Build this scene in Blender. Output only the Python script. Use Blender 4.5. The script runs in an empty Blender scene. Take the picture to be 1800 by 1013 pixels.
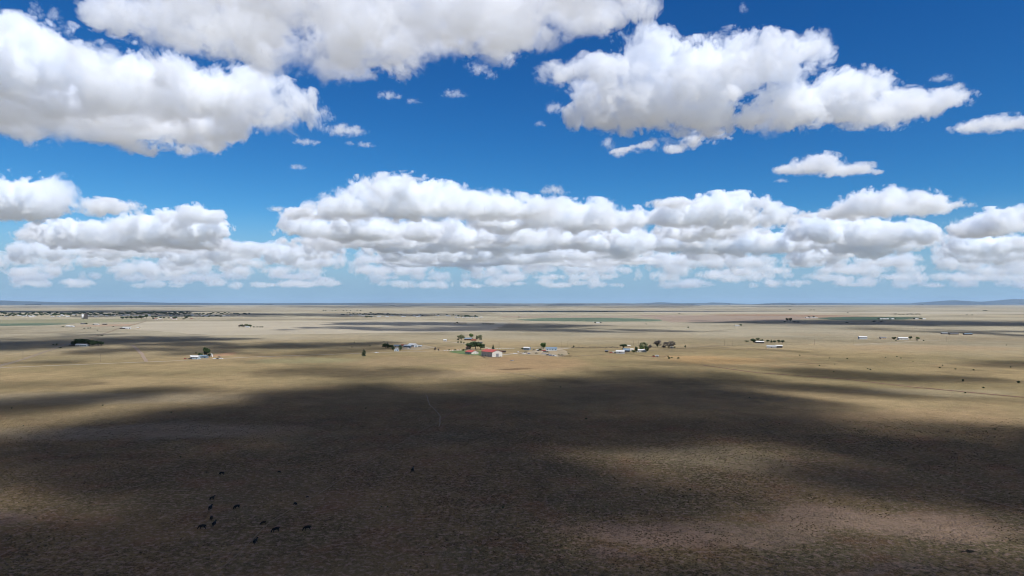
import bpy, bmesh, math, random
import numpy as np
from mathutils import Vector, Matrix

# ------------------------------------------------------------------ camera, sky, sun, exposure
SC = bpy.context.scene
COL = SC.collection
F, CX, HY, HC = 1200.0, 900.0, 534.0, 75.0          # photo focal length, centre column, horizon row (px), camera height (m)
cam = bpy.data.cameras.new('camera')
cam_ob = bpy.data.objects.new('camera', cam)
COL.objects.link(cam_ob)
cam.lens, cam.sensor_width, cam.clip_start, cam.clip_end = 24, 36, 1, 400000
cam_ob.location = (0, 0, HC)
cam_ob.rotation_euler = (math.pi / 2 + math.atan2(HY - 506.5, F), 0, 0)
SC.camera = cam_ob

SUN_EL, SUN_AZ = math.radians(52), math.radians(136)     # azimuth clockwise from the view direction
SUN_DIR = Vector((math.cos(SUN_EL) * math.sin(SUN_AZ), math.cos(SUN_EL) * math.cos(SUN_AZ), math.sin(SUN_EL)))
world = bpy.data.worlds.new('World')
SC.world = world
world.use_nodes = True
wt = world.node_tree
sky = wt.nodes.new('ShaderNodeTexSky')
sky.sky_type = 'NISHITA'
sky.sun_disc = False
sky.sun_elevation, sky.sun_rotation = SUN_EL, SUN_AZ
sky.altitude, sky.air_density, sky.dust_density, sky.ozone_density = 2000, 1.0, 0.2, 4.0
bg = wt.nodes['Background']
SKY_S = 0.063
bg.inputs['Strength'].default_value = SKY_S


def wmath(op, a, b=0.0, c=0.0):
    q = wt.nodes.new('ShaderNodeMath')
    q.operation = op
    for i, v in enumerate((a, b, c)):
        if isinstance(v, (int, float)):
            q.inputs[i].default_value = v
        else:
            wt.links.new(v, q.inputs[i])
    return q.outputs[0]


# the deep, polarised blue of the photograph: a tone curve per channel, and the pale air close to the horizon
sep = wt.nodes.new('ShaderNodeSeparateColor')
wt.links.new(sky.outputs[0], sep.inputs[0])
com = wt.nodes.new('ShaderNodeCombineColor')
for i, (k, p, top) in enumerate(((2.5, 2.1, .6), (1.55, 1.35, .75), (1.38, 1.0, .9))):
    v = wmath('POWER', wmath('MULTIPLY', sep.outputs[i], 0.075), p)
    v = wmath('MINIMUM', wmath('MULTIPLY', v, k), top)
    wt.links.new(wmath('DIVIDE', v, 0.075), com.inputs[i])
tc = wt.nodes.new('ShaderNodeTexCoord')
sz = wt.nodes.new('ShaderNodeSeparateXYZ')
wt.links.new(tc.outputs['Generated'], sz.inputs[0])
mr = wt.nodes.new('ShaderNodeMapRange')
mr.interpolation_type = 'SMOOTHSTEP'
wt.links.new(sz.outputs[2], mr.inputs['Value'])
for k, v in (('From Min', .14), ('From Max', .012), ('To Min', 0.0), ('To Max', 1.0)):
    mr.inputs[k].default_value = v
mx = wt.nodes.new('ShaderNodeMix')
mx.data_type = 'RGBA'
wt.links.new(mr.outputs[0], mx.inputs['Factor'])
wt.links.new(com.outputs[0], mx.inputs['A'])
mx.inputs['B'].default_value = (.28 / .075, .465 / .075, .635 / .075, 1)
wt.links.new(mx.outputs['Result'], bg.inputs[0])

sun = bpy.data.lights.new('sun', 'SUN')
sun.energy, sun.angle, sun.color = 5.0, math.radians(0.5), (1, 0.985, 0.96)
sun_ob = bpy.data.objects.new('sun', sun)
COL.objects.link(sun_ob)
sun_ob.rotation_euler = SUN_DIR.to_track_quat('Z', 'Y').to_euler()

vs = SC.view_settings
vs.view_transform, vs.look, vs.exposure, vs.gamma = 'Standard', 'None', 0.25, 1.0
cy = SC.cycles
cy.max_bounces, cy.diffuse_bounces, cy.volume_bounces = 30, 1, 28
cy.transparent_max_bounces = 8
cy.volume_step_rate, cy.volume_max_steps = 3.0, 256
cy.use_adaptive_sampling, cy.adaptive_threshold, cy.adaptive_min_samples = True, 0.03, 32
cy.filter_width = 1.05
cy.use_denoising = True
cy.time_limit = 900


def G(px, py, z=0.0):
    """Photo pixel -> point of the plain (height z) seen there."""
    d = (HC - z) * F / (py - HY)
    return Vector(((px - CX) / F * d, d, z))


def tag(o, label=None, cat=None, group=None, kind=None):
    for k, v in (('label', label), ('category', cat), ('group', group), ('kind', kind)):
        if v:
            o[k] = v
    return o


# ------------------------------------------------------------------ clouds: sparse density grids lit by the sun
rng = np.random.default_rng(7)
TN = 96


def tile_worley(cells, seed):
    r = np.random.default_rng(seed)
    pts = r.random((cells, cells, cells, 3)).astype(np.float32)
    ax = (np.arange(TN, dtype=np.float32) + .5) / TN * cells
    c = np.floor(ax).astype(int)
    best = np.full((TN,) * 3, 9, np.float32)
    for i in (-1, 0, 1):
        for j in (-1, 0, 1):
            for k in (-1, 0, 1):
                q = pts[((c + i) % cells)[:, None, None], ((c + j) % cells)[None, :, None], ((c + k) % cells)[None, None, :]]
                d = (q[..., 0] + (c + i - ax)[:, None, None]) ** 2 + (q[..., 1] + (c + j - ax)[None, :, None]) ** 2 + (q[..., 2] + (c + k - ax)[None, None, :]) ** 2
                np.minimum(best, d, out=best)
    b = np.sqrt(best)
    return (b - b.mean()) / b.std()


def tile_fbm(beta, lo, seed):
    r = np.random.default_rng(seed)
    f = np.fft.fftn(r.standard_normal((TN,) * 3))
    k = np.fft.fftfreq(TN) * TN
    kk = np.sqrt(k[:, None, None] ** 2 + k[None, :, None] ** 2 + k[None, None, :] ** 2)
    a = np.where(kk < lo, 0, 1 / np.maximum(kk, 1) ** beta)
    n = np.fft.ifftn(f * a).real.astype(np.float32)
    return (n - n.mean()) / n.std()


WOR = tile_worley(8, 1)
FBM = tile_fbm(2.6, 2, 2)
FBM2 = tile_fbm(2.6, 2, 3)
WISP = tile_fbm(1.95, 3, 4)


def tri(tile, p):
    """Trilinear lookup of a tiling noise block; p in tile units (n, 3)."""
    u = (p - np.floor(p)) * TN
    i = np.floor(u).astype(np.int32) % TN
    f = (u - np.floor(u)).astype(np.float32)
    j = (i + 1) % TN
    out = 0
    for a in (0, 1):
        for b in (0, 1):
            for c in (0, 1):
                w = (f[:, 0] if a else 1 - f[:, 0]) * (f[:, 1] if b else 1 - f[:, 1]) * (f[:, 2] if c else 1 - f[:, 2])
                out = out + w * tile[(j if a else i)[:, 0], (j if b else i)[:, 1], (j if c else i)[:, 2]]
    return out


def volume_object(name, dens, lo, vox, mat):
    """A density array becomes a volume object through one Volume Cube node that reads it point by point."""
    n = dens.shape
    me = bpy.data.meshes.new(name + '_density')
    me.vertices.add(int(np.prod(n)))
    me.attributes.new('d', 'FLOAT', 'POINT').data.foreach_set('value', np.ascontiguousarray(dens, np.float32).ravel())
    fo = bpy.data.objects.new(name + '_density', me)
    vol = bpy.data.volumes.new(name)
    o = bpy.data.objects.new(name, vol)
    COL.objects.link(o)
    g = bpy.data.node_groups.new(name, 'GeometryNodeTree')
    g.interface.new_socket('Geometry', in_out='OUTPUT', socket_type='NodeSocketGeometry')
    N, L = g.nodes.new, g.links.new
    sx = N('ShaderNodeSeparateXYZ')
    L(N('GeometryNodeInputPosition').outputs[0], sx.inputs[0])
    idx = []
    for a in range(3):
        s1 = N('ShaderNodeMath'); s1.operation = 'SUBTRACT'; L(sx.outputs[a], s1.inputs[0]); s1.inputs[1].default_value = float(lo[a])
        s2 = N('ShaderNodeMath'); s2.operation = 'DIVIDE'; L(s1.outputs[0], s2.inputs[0]); s2.inputs[1].default_value = float(vox)
        s3 = N('ShaderNodeClamp'); L(s2.outputs[0], s3.inputs[0]); s3.inputs[1].default_value = 0; s3.inputs[2].default_value = n[a] - 1
        f = N('FunctionNodeFloatToInt'); f.rounding_mode = 'ROUND'; L(s3.outputs[0], f.inputs[0])
        idx.append(f.outputs[0])

    def im(op, a, b):
        q = N('FunctionNodeIntegerMath'); q.operation = op
        for i, v in enumerate((a, b)):
            if isinstance(v, int):
                q.inputs[i].default_value = v
            else:
                L(v, q.inputs[i])
        return q.outputs[0]
    ii = im('ADD', im('MULTIPLY', im('ADD', im('MULTIPLY', idx[0], int(n[1])), idx[1]), int(n[2])), idx[2])
    oi = N('GeometryNodeObjectInfo'); oi.inputs[0].default_value = fo
    na = N('GeometryNodeInputNamedAttribute'); na.inputs[0].default_value = 'd'
    si = N('GeometryNodeSampleIndex'); si.data_type = 'FLOAT'; si.domain = 'POINT'
    L(oi.outputs['Geometry'], si.inputs['Geometry']); L(na.outputs[0], si.inputs['Value']); L(ii, si.inputs['Index'])
    vc = N('GeometryNodeVolumeCube'); L(si.outputs[0], vc.inputs['Density'])
    vc.inputs['Min'].default_value = [float(v) for v in lo]
    vc.inputs['Max'].default_value = [float(lo[a] + (n[a] - 1) * vox) for a in range(3)]
    for a, k in enumerate(('Resolution X', 'Resolution Y', 'Resolution Z')):
        vc.inputs[k].default_value = int(n[a])
    sm = N('GeometryNodeSetMaterial'); L(vc.outputs[0], sm.inputs[0]); sm.inputs['Material'].default_value = mat
    L(sm.outputs[0], N('NodeGroupOutput').inputs[0])
    o.modifiers.new('density', 'NODES').node_group = g
    vol.materials.append(mat)
    return o


def cloud_material(name, color=(1, 1, 1, 1), g=0.0):
    m = bpy.data.materials.new(name)
    m.use_nodes = True
    t = m.node_tree
    t.nodes.clear()
    pv = t.nodes.new('ShaderNodeVolumePrincipled')
    t.links.new(pv.outputs[0], t.nodes.new('ShaderNodeOutputMaterial').inputs['Volume'])
    pv.inputs['Color'].default_value = color
    pv.inputs['Density'].default_value = 1.0
    pv.inputs['Anisotropy'].default_value = g
    return m


M_CLOUD = cloud_material('cloud_droplets', (.972, .983, 1.0, 1))
M_CLOUD_MID = cloud_material('cloud_droplets_middle_haze_tint', (.966, .982, 1.0, 1))  # blue tint stands in for distance haze
M_CLOUD_FAR = cloud_material('cloud_droplets_far_haze_tint', (.948, .974, 1.0, 1))  # stronger blue tint, haze put into the colour of the farthest clouds
BASE_Z = 1500.0


def make_cloud(puffs, label=None, dens=0.0095, voxf=0.88, amp=1.0, edge=0.17, wispy=False, base=BASE_Z, lump=.68, seed=0, sub=4, group=None, kind=None):
    """puffs: (photo x, photo y, distance km, radius px, half height px). Billows grow on them; the base stays flat at the condensation level."""
    r = np.random.default_rng(seed + 11)
    P = []
    for p in puffs:
        D = p[2] * 1000
        s = D / F
        q = [(p[0] - CX) * s, D, HC + (HY - p[1]) * s, p[3] * s, p[4] * s]
        P.append(q)
        for _ in range(sub):                       # smaller turrets budding from the shoulders of each puff
            a, e = r.uniform(0, 2 * math.pi), r.uniform(.15, 1.2)
            f = r.uniform(.2, .46)
            P.append([q[0] + q[3] * .8 * math.cos(a) * math.cos(e), q[1] + q[3] * .8 * math.sin(a) * math.cos(e), q[2] + q[4] * .75 * math.sin(e), q[3] * f, q[4] * f * 1.25])
    P = np.array(P)
    Dm = P[:, 1].min()
    vox = Dm / 683 * voxf
    R = float(np.median([p[3] * p[2] * 1000 / F for p in puffs]))
    Rz = float(np.median([p[4] * p[2] * 1000 / F for p in puffs]))
    RR = math.sqrt(R * Rz)
    lo = np.array([(P[:, 0] - P[:, 3] * 1.35).min(), (P[:, 1] - P[:, 3] * 1.35).min(), max((P[:, 2] - P[:, 4] * 1.35).min(), base - Rz * .25)])
    hi = np.array([(P[:, 0] + P[:, 3] * 1.35).max(), (P[:, 1] + P[:, 3] * 1.35).max(), (P[:, 2] + P[:, 4] * 1.35).max()])
    n = np.ceil((hi - lo) / vox).astype(int) + 1
    ax = [(lo[a] + np.arange(n[a]) * vox).astype(np.float32) for a in range(3)]
    B = np.full(n, -1.0, np.float32)
    for x, y, z, rx, rz in P:
        sl = []
        for a, (c, rr) in enumerate(((x, rx), (y, rx), (z, rz))):
            i0 = max(0, int((c - rr * 1.6 - lo[a]) / vox)); i1 = min(n[a], int((c + rr * 1.6 - lo[a]) / vox) + 2)
            sl.append(slice(i0, max(i0, i1)))
        d = 1 - np.sqrt(((ax[0][sl[0]] - x) / rx)[:, None, None] ** 2 + ((ax[1][sl[1]] - y) / rx)[None, :, None] ** 2 + ((ax[2][sl[2]] - z) / rz)[None, None, :] ** 2)
        d = np.where(d > 0, d * min(1.0, rz / Rz), d)
        v = B[tuple(sl)]
        h = np.maximum(.12 - np.abs(v - d), 0) / .12         # smooth union
        B[tuple(sl)] = np.maximum(v, d) + h * h * .03
    M = np.nonzero(B > -.45)
    p = np.stack([ax[a][M[a]] for a in range(3)], 1)
    d = B[M]
    off = r.random((8, 3)) * 50
    q = p / (RR * 7) + off[0]
    warp = np.stack([tri(FBM, q), tri(FBM2, q), tri(FBM, q + .37)], 1) * (RR * .14)
    pw = p + warp
    # crisp cauliflower in some places (mostly the tops), torn and thin in others
    hgt = (p[:, 2] - base) / (Rz * 2.2)
    crisp = .58 + .42 * tri(FBM, p / (RR * 9) + off[6]) + .45 * (np.clip(hgt, 0, 1.2) - .45)
    crisp = np.clip(crisp, 0, 1).astype(np.float32)
    if wispy:
        crisp *= .45
    w = 0
    for k, (sc, am) in enumerate(((1.5, .20), (.72, .12), (.34, .085), (.16, .055), (.075, .03))):
        # one tile holds 8 cells; sc = cell size in RR
        if RR * sc * lump < vox * 1.2:
            break
        w = w - am * (.25 + .9 * crisp) * tri(WOR, pw / (RR * sc * lump * 8) + off[k + 1])
    w = w + .16 * tri(FBM, p / (RR * 8 * lump) + off[6] + .5) + (.17 - .10 * crisp) * tri(WISP, pw / (RR * 3.6 * lump) + off[7])
    d = d + w * amp
    bz = (p[:, 2] - base) / (Rz * .45) + .30 * tri(WISP, p / (RR * 6) + off[5])
    d = np.minimum(d, bz)
    t = np.clip(d / (edge * (2.6 - 1.9 * crisp)), 0, 1)
    t = t * t * (3 - 2 * t)
    out = np.zeros(n, np.float32)
    out[M] = t * dens * (.5 + .75 * crisp)
    print('cloud', label, n, round(float(n.prod()) / 1e6, 2), 'M', round(float((out > 0).mean()), 2))
    o = volume_object('cloud', out, lo, vox, M_CLOUD if Dm < 10500 else M_CLOUD_MID if Dm < 16500 else M_CLOUD_FAR)
    tag(o, label, 'cloud' if label and kind != 'stuff' else None, group, kind)
    return o


CLOUDS = [
    ('broad white cumulus with a grey base at the upper left edge of the sky',
     [(50, 116, 5.0, 90, 62), (115, 122, 5.0, 70, 56), (-40, 150, 5.1, 120, 75), (-90, 125, 5.0, 95, 66), (190, 150, 5.1, 95, 55), (280, 165, 5.2, 100, 52), (350, 170, 5.3, 80, 45), (60, 190, 5.5, 150, 55),
      (200, 210, 5.9, 140, 45), (300, 232, 6.1, 95, 30), (380, 215, 5.9, 60, 34), (445, 165, 5.6, 48, 40), (470, 195, 5.7, 62, 45), (515, 190, 5.7, 42, 34), (540, 205, 5.8, 24, 20), (-60, 190, 5.6, 120, 45)], dict(dens=.010)),
    ('wide grey bottomed cloud running off the top edge of the picture',
     [(235, 22, 4.0, 70, 30), (310, 38, 4.0, 95, 34), (400, 66, 4.05, 95, 34), (480, 90, 4.1, 85, 32), (580, 100, 4.15, 90, 30), (680, 86, 4.1, 90, 32), (780, 70, 4.1, 85, 30), (865, 66, 4.1, 72, 30), (935, 62, 4.1, 50, 24),
      (1020, 14, 3.9, 85, 28), (1110, 6, 3.9, 42, 24), (600, 10, 3.6, 190, 46), (800, 10, 3.6, 190, 46), (430, 0, 3.5, 170, 46), (990, -24, 3.5, 140, 34)], dict(dens=.0075, seed=1)),
    ('large white cumulus with two long lobes at the upper right',
     [(985, 132, 5.2, 48, 15), (1040, 122, 5.2, 48, 20), (1135, 100, 5.4, 54, 46), (1125, 168, 5.5, 90, 50), (1050, 196, 5.6, 48, 32), (1215, 150, 5.5, 92, 54), (1300, 112, 5.5, 82, 40),
      (1375, 108, 5.5, 60, 32), (1435, 86, 5.5, 30, 30), (1235, 200, 5.7, 70, 30), (1400, 186, 5.7, 72, 34), (1490, 172, 5.7, 66, 38), (1560, 187, 5.8, 66, 29), (1640, 182, 5.8, 54, 17), (1365, 204, 5.8, 50, 26),
      (1175, 253, 6.3, 46, 7), (1240, 240, 6.3, 38, 7), (1105, 268, 6.5, 25, 5)], dict(dens=.010, seed=2)),
    ('small flat white cloud at the right edge below the two lobed cumulus', [(1720, 222, 5.6, 34, 9), (1760, 216, 5.6, 34, 12), (1805, 214, 5.6, 36, 9)], dict(seed=3)),
    ('small isolated white cloud alone in the blue on the right', [(1440, 292, 7.4, 38, 18), (1402, 298, 7.4, 30, 10), (1490, 299, 7.4, 42, 9), (1530, 303, 7.5, 20, 4)], dict(seed=4)),
    ('smooth white cloud with a trailing left foot above the right horizon bank', [(1560, 358, 11.0, 65, 22), (1620, 363, 11.0, 52, 16), (1500, 373, 11.3, 55, 11), (1460, 376, 11.3, 32, 6)], dict(seed=5)),
    ('double humped white cloud touching the left edge at mid sky', [(35, 350, 11.3, 55, 38), (88, 345, 11.3, 42, 34), (0, 365, 11.4, 60, 27), (150, 362, 11.5, 55, 12)], dict(seed=6)),
    ('layered white cloud on the left under the double humped one',
     [(340, 378, 15.5, 40, 16), (310, 400, 16.5, 55, 24), (355, 405, 16.5, 42, 26), (250, 405, 16.5, 58, 24), (165, 410, 17, 75, 17), (100, 416, 17, 55, 13), (340, 428, 17.8, 60, 16), (230, 432, 17.8, 110, 12)], dict(seed=7)),
    ('tallest domed white cumulus over the middle of the horizon',
     [(705, 354, 11.2, 95, 34), (620, 368, 11.2, 62, 22), (785, 364, 11.2, 75, 29), (860, 368, 11.2, 75, 26), (920, 374, 11.2, 55, 18), (555, 380, 11.3, 45, 9)], dict(seed=8)),
    ('low lumpy cloud under the left end of the domed cumulus', [(535, 398, 14.6, 48, 24), (640, 403, 14.8, 75, 26), (590, 408, 14.8, 60, 20), (730, 410, 15.2, 60, 18)], dict(seed=9)),
    ('long lumpy cloud right of the domed cumulus', [(880, 388, 13.2, 60, 26), (960, 380, 13.2, 70, 25), (1030, 386, 13.2, 65, 27), (1110, 389, 13.2, 42, 20)], dict(seed=10)),
    ('rounded cumulus right of centre with a thin cap on its left shoulder', [(1200, 378, 13.0, 60, 21), (1275, 372, 13.0, 70, 25), (1345, 386, 13.2, 50, 17), (1175, 358, 12.0, 36, 7), (1245, 405, 15.2, 75, 18)], dict(seed=11)),
    ('broad pale cumulus of the right horizon bank', [(1455, 408, 16.6, 55, 24), (1540, 415, 17.0, 70, 22), (1610, 421, 17.2, 42, 15)], dict(seed=12)),
    ('heaped lower storey of the cloud bank beneath the domed cumulus',
     [(560, 432, 17.2, 55, 16), (620, 424, 17, 70, 22), (700, 428, 17.4, 80, 22), (790, 418, 17, 75, 26), (860, 424, 17.5, 70, 24), (940, 418, 17.2, 75, 24), (1020, 424, 17.5, 75, 22), (1100, 420, 17.8, 70, 22), (1180, 428, 18, 70, 20), (1290, 428, 18.2, 80, 18), (1380, 432, 18.4, 60, 14)], dict(seed=14, dens=.008)),
    ('white cumulus cut by the right edge above the distant mountains', [(1745, 398, 14.2, 55, 24), (1805, 382, 14.2, 50, 18), (1715, 407, 14.8, 35, 16), (1780, 430, 17.5, 50, 11)], dict(seed=13)),
]


def far_rows():
    r = random.Random(5)
    rows = []
    for py, D, n, rx, rz, x0, x1 in ((434, 18.0, 11, (26, 55), (8, 20), 490, 1800), (448, 21, 15, (24, 55), (7, 18), -40, 1840), (463, 26, 21, (16, 40), (6, 15), -40, 1840), (478, 33, 21, (11, 32), (4, 12), -40, 1840), (490, 42, 25, (8, 26), (3, 9), -40, 1840), (502, 55, 26, (8, 24), (3, 8), -40, 1840), (510, 70, 34, (9, 34), (3, 6.5), -40, 1840), (518, 100, 30, (12, 40), (2, 4.5), -40, 1840)):
        pf = []
        for i in range(n):
            x = x0 + (x1 - x0) * (i + r.uniform(-.2, 1.0)) / n
            if 400 < x < 490 and py < 455:
                continue
            dd = D * r.uniform(.96, 1.05)
            for k in range(r.choice((2, 3, 3, 4))):
                h = r.uniform(*rz) * (1 if k else 1.2)
                pf.append((x + k * r.uniform(12, 34), py - h * .4 + r.uniform(-4, 3), dd * r.uniform(.995, 1.005), r.uniform(*rx) * (1 if k else .8), h))
        rows.append((pf, D))
    return rows


SCRAPS = [(680, 165, 7, 16, 5), (723, 176, 7, 11, 3.5), (795, 162, 7, 18, 4.5), (975, 187, 6.5, 14, 9), (948, 216, 7, 8, 4), (1068, 252, 6.3, 12, 9), (973, 334, 9, 18, 8), (487, 367, 11, 16, 4), (600, 228, 6.6, 30, 7), (566, 200, 6, 14, 12),
          (535, 248, 6.6, 18, 4), (640, 253, 7, 12, 4), (612, 250, 7, 7, 4), (520, 293, 8, 12, 4), (10, 42, 4.9, 18, 24), (55, 15, 4.6, 9, 14), (88, 22, 4.6, 10, 12), (1310, 10, 5, 6, 9), (1660, 135, 6, 15, 4), (1690, 150, 6, 12, 7), (1375, 317, 8, 10, 2.5),
          (225, 360, 12, 18, 7), (240, 373, 12, 10, 8), (942, 351, 11, 22, 5), (1290, 343, 12, 16, 3), (1708, 360, 12, 9, 4), (840, 118, 5, 16, 10), (862, 128, 5, 10, 7)]


def build_clouds():
    for label, pf, kw in CLOUDS:
        make_cloud(pf, label, **kw)
    for i, (pf, D) in enumerate(far_rows()):
        o = make_cloud(pf, None, dens=(.006 if D < 22 else .004) * (18 / D) ** 1.4 if D < 60 else (.0007 if D < 80 else .00025), amp=1 if D < 50 else .55, seed=30 + i, kind='stuff', sub=3, base=900 - D * 14, wispy=False)
        o['label'] = 'rows of small cumulus fading into the horizon'
    o = make_cloud([(850, 452, 24, 110, 15), (950, 462, 24, 100, 14), (1050, 470, 24.5, 90, 13), (760, 462, 25, 80, 12), (1120, 466, 24, 60, 12)], None, dens=.008, seed=50, kind='stuff')
    o['label'] = 'blue grey rain cloud low over the centre of the horizon'
    for i, q in enumerate(SCRAPS):
        o = make_cloud([q, (q[0] + q[3] * .9, q[1] + q[4] * .5, q[2], q[3] * .6, q[4] * .5)], None, dens=.012, edge=.45, amp=1.4, base=0, wispy=True, seed=60 + i, kind='stuff', sub=3)
        o['label'] = 'torn wisp of cloud in the open blue'
    # rain falling from the low cloud
    vx = 150.0
    g = [np.arange(k) for k in (40, 16, 9)]
    x0 = (745 - CX) * 30000 / F
    X, Y, Z = np.meshgrid(*g, indexing='ij')
    d = np.clip(np.minimum(X, 39 - X) / 10, 0, 1) * np.clip(np.minimum(Y, 15 - Y) / 4, 0, 1) * (.6 + .4 * np.sin(X * .9 + Z * .25) * np.sin(X * .31 + 1)) * 3.5e-4
    o = volume_object('rain_shaft', d.astype(np.float32), (x0, 29000, 120), vx, cloud_material('falling_rain', (.42, .58, .8, 1)))
    tag(o, 'faint blue curtain of rain on the horizon left of centre', None, None, 'stuff')


build_clouds()

# ------------------------------------------------------------------ unseen cloud deck overhead and behind camera, shaped to shade the near plain
def boundary(x):
    return np.interp(x, [-900, 0, 150, 300, 420, 520, 600, 700, 800, 900, 960, 1010, 1100, 1200, 1260, 1350, 1450, 1520, 1800, 2700],
                     [790, 766, 742, 712, 692, 673, 670, 681, 680, 674, 668, 658, 652, 655, 672, 704, 735, 750, 760, 790])


SHADE = [  # strokes: points (photo x, photo y, half height px), shade 0..1
    ([(-300, 728, 20), (0, 718, 18), (180, 700, 13), (330, 683, 4)], .96), ([(-100, 672, 8), (60, 676, 8), (140, 671, 3)], .45),
    ([(500, 655, 7), (640, 655, 11), (770, 661, 4)], .7), ([(1230, 668, 12), (1420, 684, 7), (1510, 694, 3)], .9),
    ([(1440, 655, 5), (1560, 660, 9), (1730, 668, 4)], .8), ([(1730, 644, 3), (1800, 646, 6), (2100, 650, 6)], .75), ([(1560, 702, 6), (1830, 716, 7)], .35),
    ([(-200, 609, 9), (0, 608, 8), (130, 604, 7), (300, 597, 6), (370, 596, 3)], .95), ([(0, 597, 2), (150, 588, 2.5)], .7),
    ([(280, 607, 3), (380, 608, 3.5), (460, 611, 3), (540, 606, 4), (620, 606, 3)], .9), ([(240, 616, 5), (300, 617, 6), (400, 618, 3)], .8),
    ([(440, 625, 4), (520, 622, 6), (610, 617, 6), (690, 612, 3)], .7), ([(40, 641, 2.5), (160, 638, 3), (260, 634, 2)], .8),
    ([(380, 640, 4), (480, 634, 4)], .3), ([(560, 569, 2), (700, 569, 3), (830, 572, 4), (1010, 574, 3)], .9), ([(600, 577, 3), (760, 581, 5), (910, 578, 4), (1140, 583, 2.5)], .85),
    ([(1080, 582, 3), (1200, 584, 2)], .6), ([(1255, 566, 2), (1350, 567, 4), (1500, 567, 5), (1800, 570, 5), (2000, 570, 5)], .95), ([(1500, 578, 3), (1610, 579, 2)], .5),
    ([(1640, 583, 2), (1720, 585, 4), (1830, 587, 5)], .85), ([(1770, 594, 3), (1900, 595, 4)], .7), ([(1270, 614, 2), (1370, 619, 3)], .55), ([(1350, 634, 4), (1470, 637, 5), (1560, 641, 3)], .35),
    ([(1090, 640, 6), (1240, 640, 8), (1330, 650, 5)], .45), ([(180, 596, 4), (60, 600, 3)], .6), ([(300, 560, 1.5), (620, 562, 1.5)], .3),
]
LIT = [
    ([(1090, 798, 14), (1250, 798, 26), (1450, 802, 12)], .5), ([(1150, 828, 18), (1300, 826, 18)], .72), ([(1030, 958, 18), (1200, 950, 26), (1350, 932, 34), (1520, 908, 38), (1690, 925, 36), (1850, 965, 30)], .5),
    ([(980, 990, 18), (1250, 985, 24), (1500, 975, 26), (1850, 985, 24)], .86), ([(1050, 985, 9), (1120, 985, 9)], .66), ([(1540, 1003, 8), (1600, 1001, 8)], .66), ([(-60, 905, 34), (20, 905, 26), (70, 912, 12)], .32), ([(260, 806, 12), (430, 805, 16)], .93),
    ([(1120, 720, 8), (1330, 727, 8)], .93), ([(1500, 765, 8), (1800, 775, 8)], .85),
]


def smooth(t):
    t = np.clip(t, 0, 1)
    return t * t * (3 - 2 * t)


def stroke(S, X, Y, pts, v):
    m = np.zeros_like(S)
    for (x0, y0, r0), (x1, y1, r1) in zip(pts, pts[1:]):
        # compare in a space where vertical pixels weigh by the stroke's own thickness
        t = np.clip((X - x0) / (x1 - x0), 0, 1)
        ry = r0 + (r1 - r0) * t
        dx = np.maximum(np.maximum(min(x0, x1) - X, X - max(x0, x1)), 0) / (ry * 7)
        m = np.maximum(m, smooth(1.45 - np.sqrt(((Y - y0 - (y1 - y0) * t) / ry) ** 2 + dx ** 2)))
    return S + (v - S) * m


def build_shade_deck():
    vox = 20.0
    off = SUN_DIR * ((BASE_Z + 40) / SUN_DIR.z)
    lo = np.array([-4200 + off.x, -3400 + off.y, BASE_Z])
    n = np.array([420, 343, 6])
    x = lo[0] + np.arange(n[0]) * vox - off.x
    y = lo[1] + np.arange(n[1]) * vox - off.y
    GX, GY = np.meshgrid(x, y, indexing='ij')
    pts = np.stack([GX.ravel() / 900, GY.ravel() / 900, np.zeros(GX.size)], 1)
    wx = (tri(FBM, pts) * 30 + tri(FBM2, pts * 4) * 14).reshape(GX.shape)
    wy = (tri(FBM2, pts + .3) * 30 + tri(FBM, pts * 4 + .6) * 14).reshape(GX.shape)
    Yw = np.maximum(GY + wy * np.clip(GY / 900, .15, 2), 60)
    PY = HY + HC * F / Yw
    PX = np.clip(CX + (GX + wx * np.clip(GY / 900, .15, 2)) / Yw * F, -900, 2700)
    b = boundary(PX)
    S = smooth((PY - b + 14) / 32)
    for pts_, v in SHADE:
        S = np.maximum(S, stroke(np.zeros_like(S), PX, PY, pts_, v))
    for pts_, v in LIT:
        S = np.minimum(S, np.where(S > 0, stroke(S, PX, PY, pts_, v), S))
    S = np.where(S > .9, S - .075 * np.clip(tri(WISP, pts * 2.2 + .2).reshape(S.shape) * .6 + tri(FBM, pts * .9 + .7).reshape(S.shape) * .6 - .1, 0, 1.6), S)
    S = np.where(S > .9, S - .006 * smooth((PY - 800) / 160), S)
    S[GY < 60] = 1  # solid deck behind the camera, added to warm the shade
    S *= np.clip((3450 - GY) / 150, 0, 1)
    tau = -np.log(1 - np.clip(S, 0, 1) * (1 - math.exp(-6.2)))
    tau *= np.clip((4200 - np.abs(GX)) / 400, 0, 1) * np.clip((GY + 3400) / 400, 0, 1)
    tau[tau < .02] = 0
    prof = np.array([0, .8, 1, 1, .7, 0], np.float32)
    d = (tau * math.sin(SUN_EL) / (3.5 * vox))[:, :, None] * prof
    o = volume_object('cloud', d.astype(np.float32), lo, vox, M_SHADE_DECK)
    tag(o, 'unseen overcast patch overhead, shaped to shade the near plain', None, None, 'stuff')


M_SHADE_DECK = cloud_material('shade_deck_droplets', (.99, .955, .895, 1))  # warm tint offsets the blue in the deck's shade
build_shade_deck()


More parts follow.
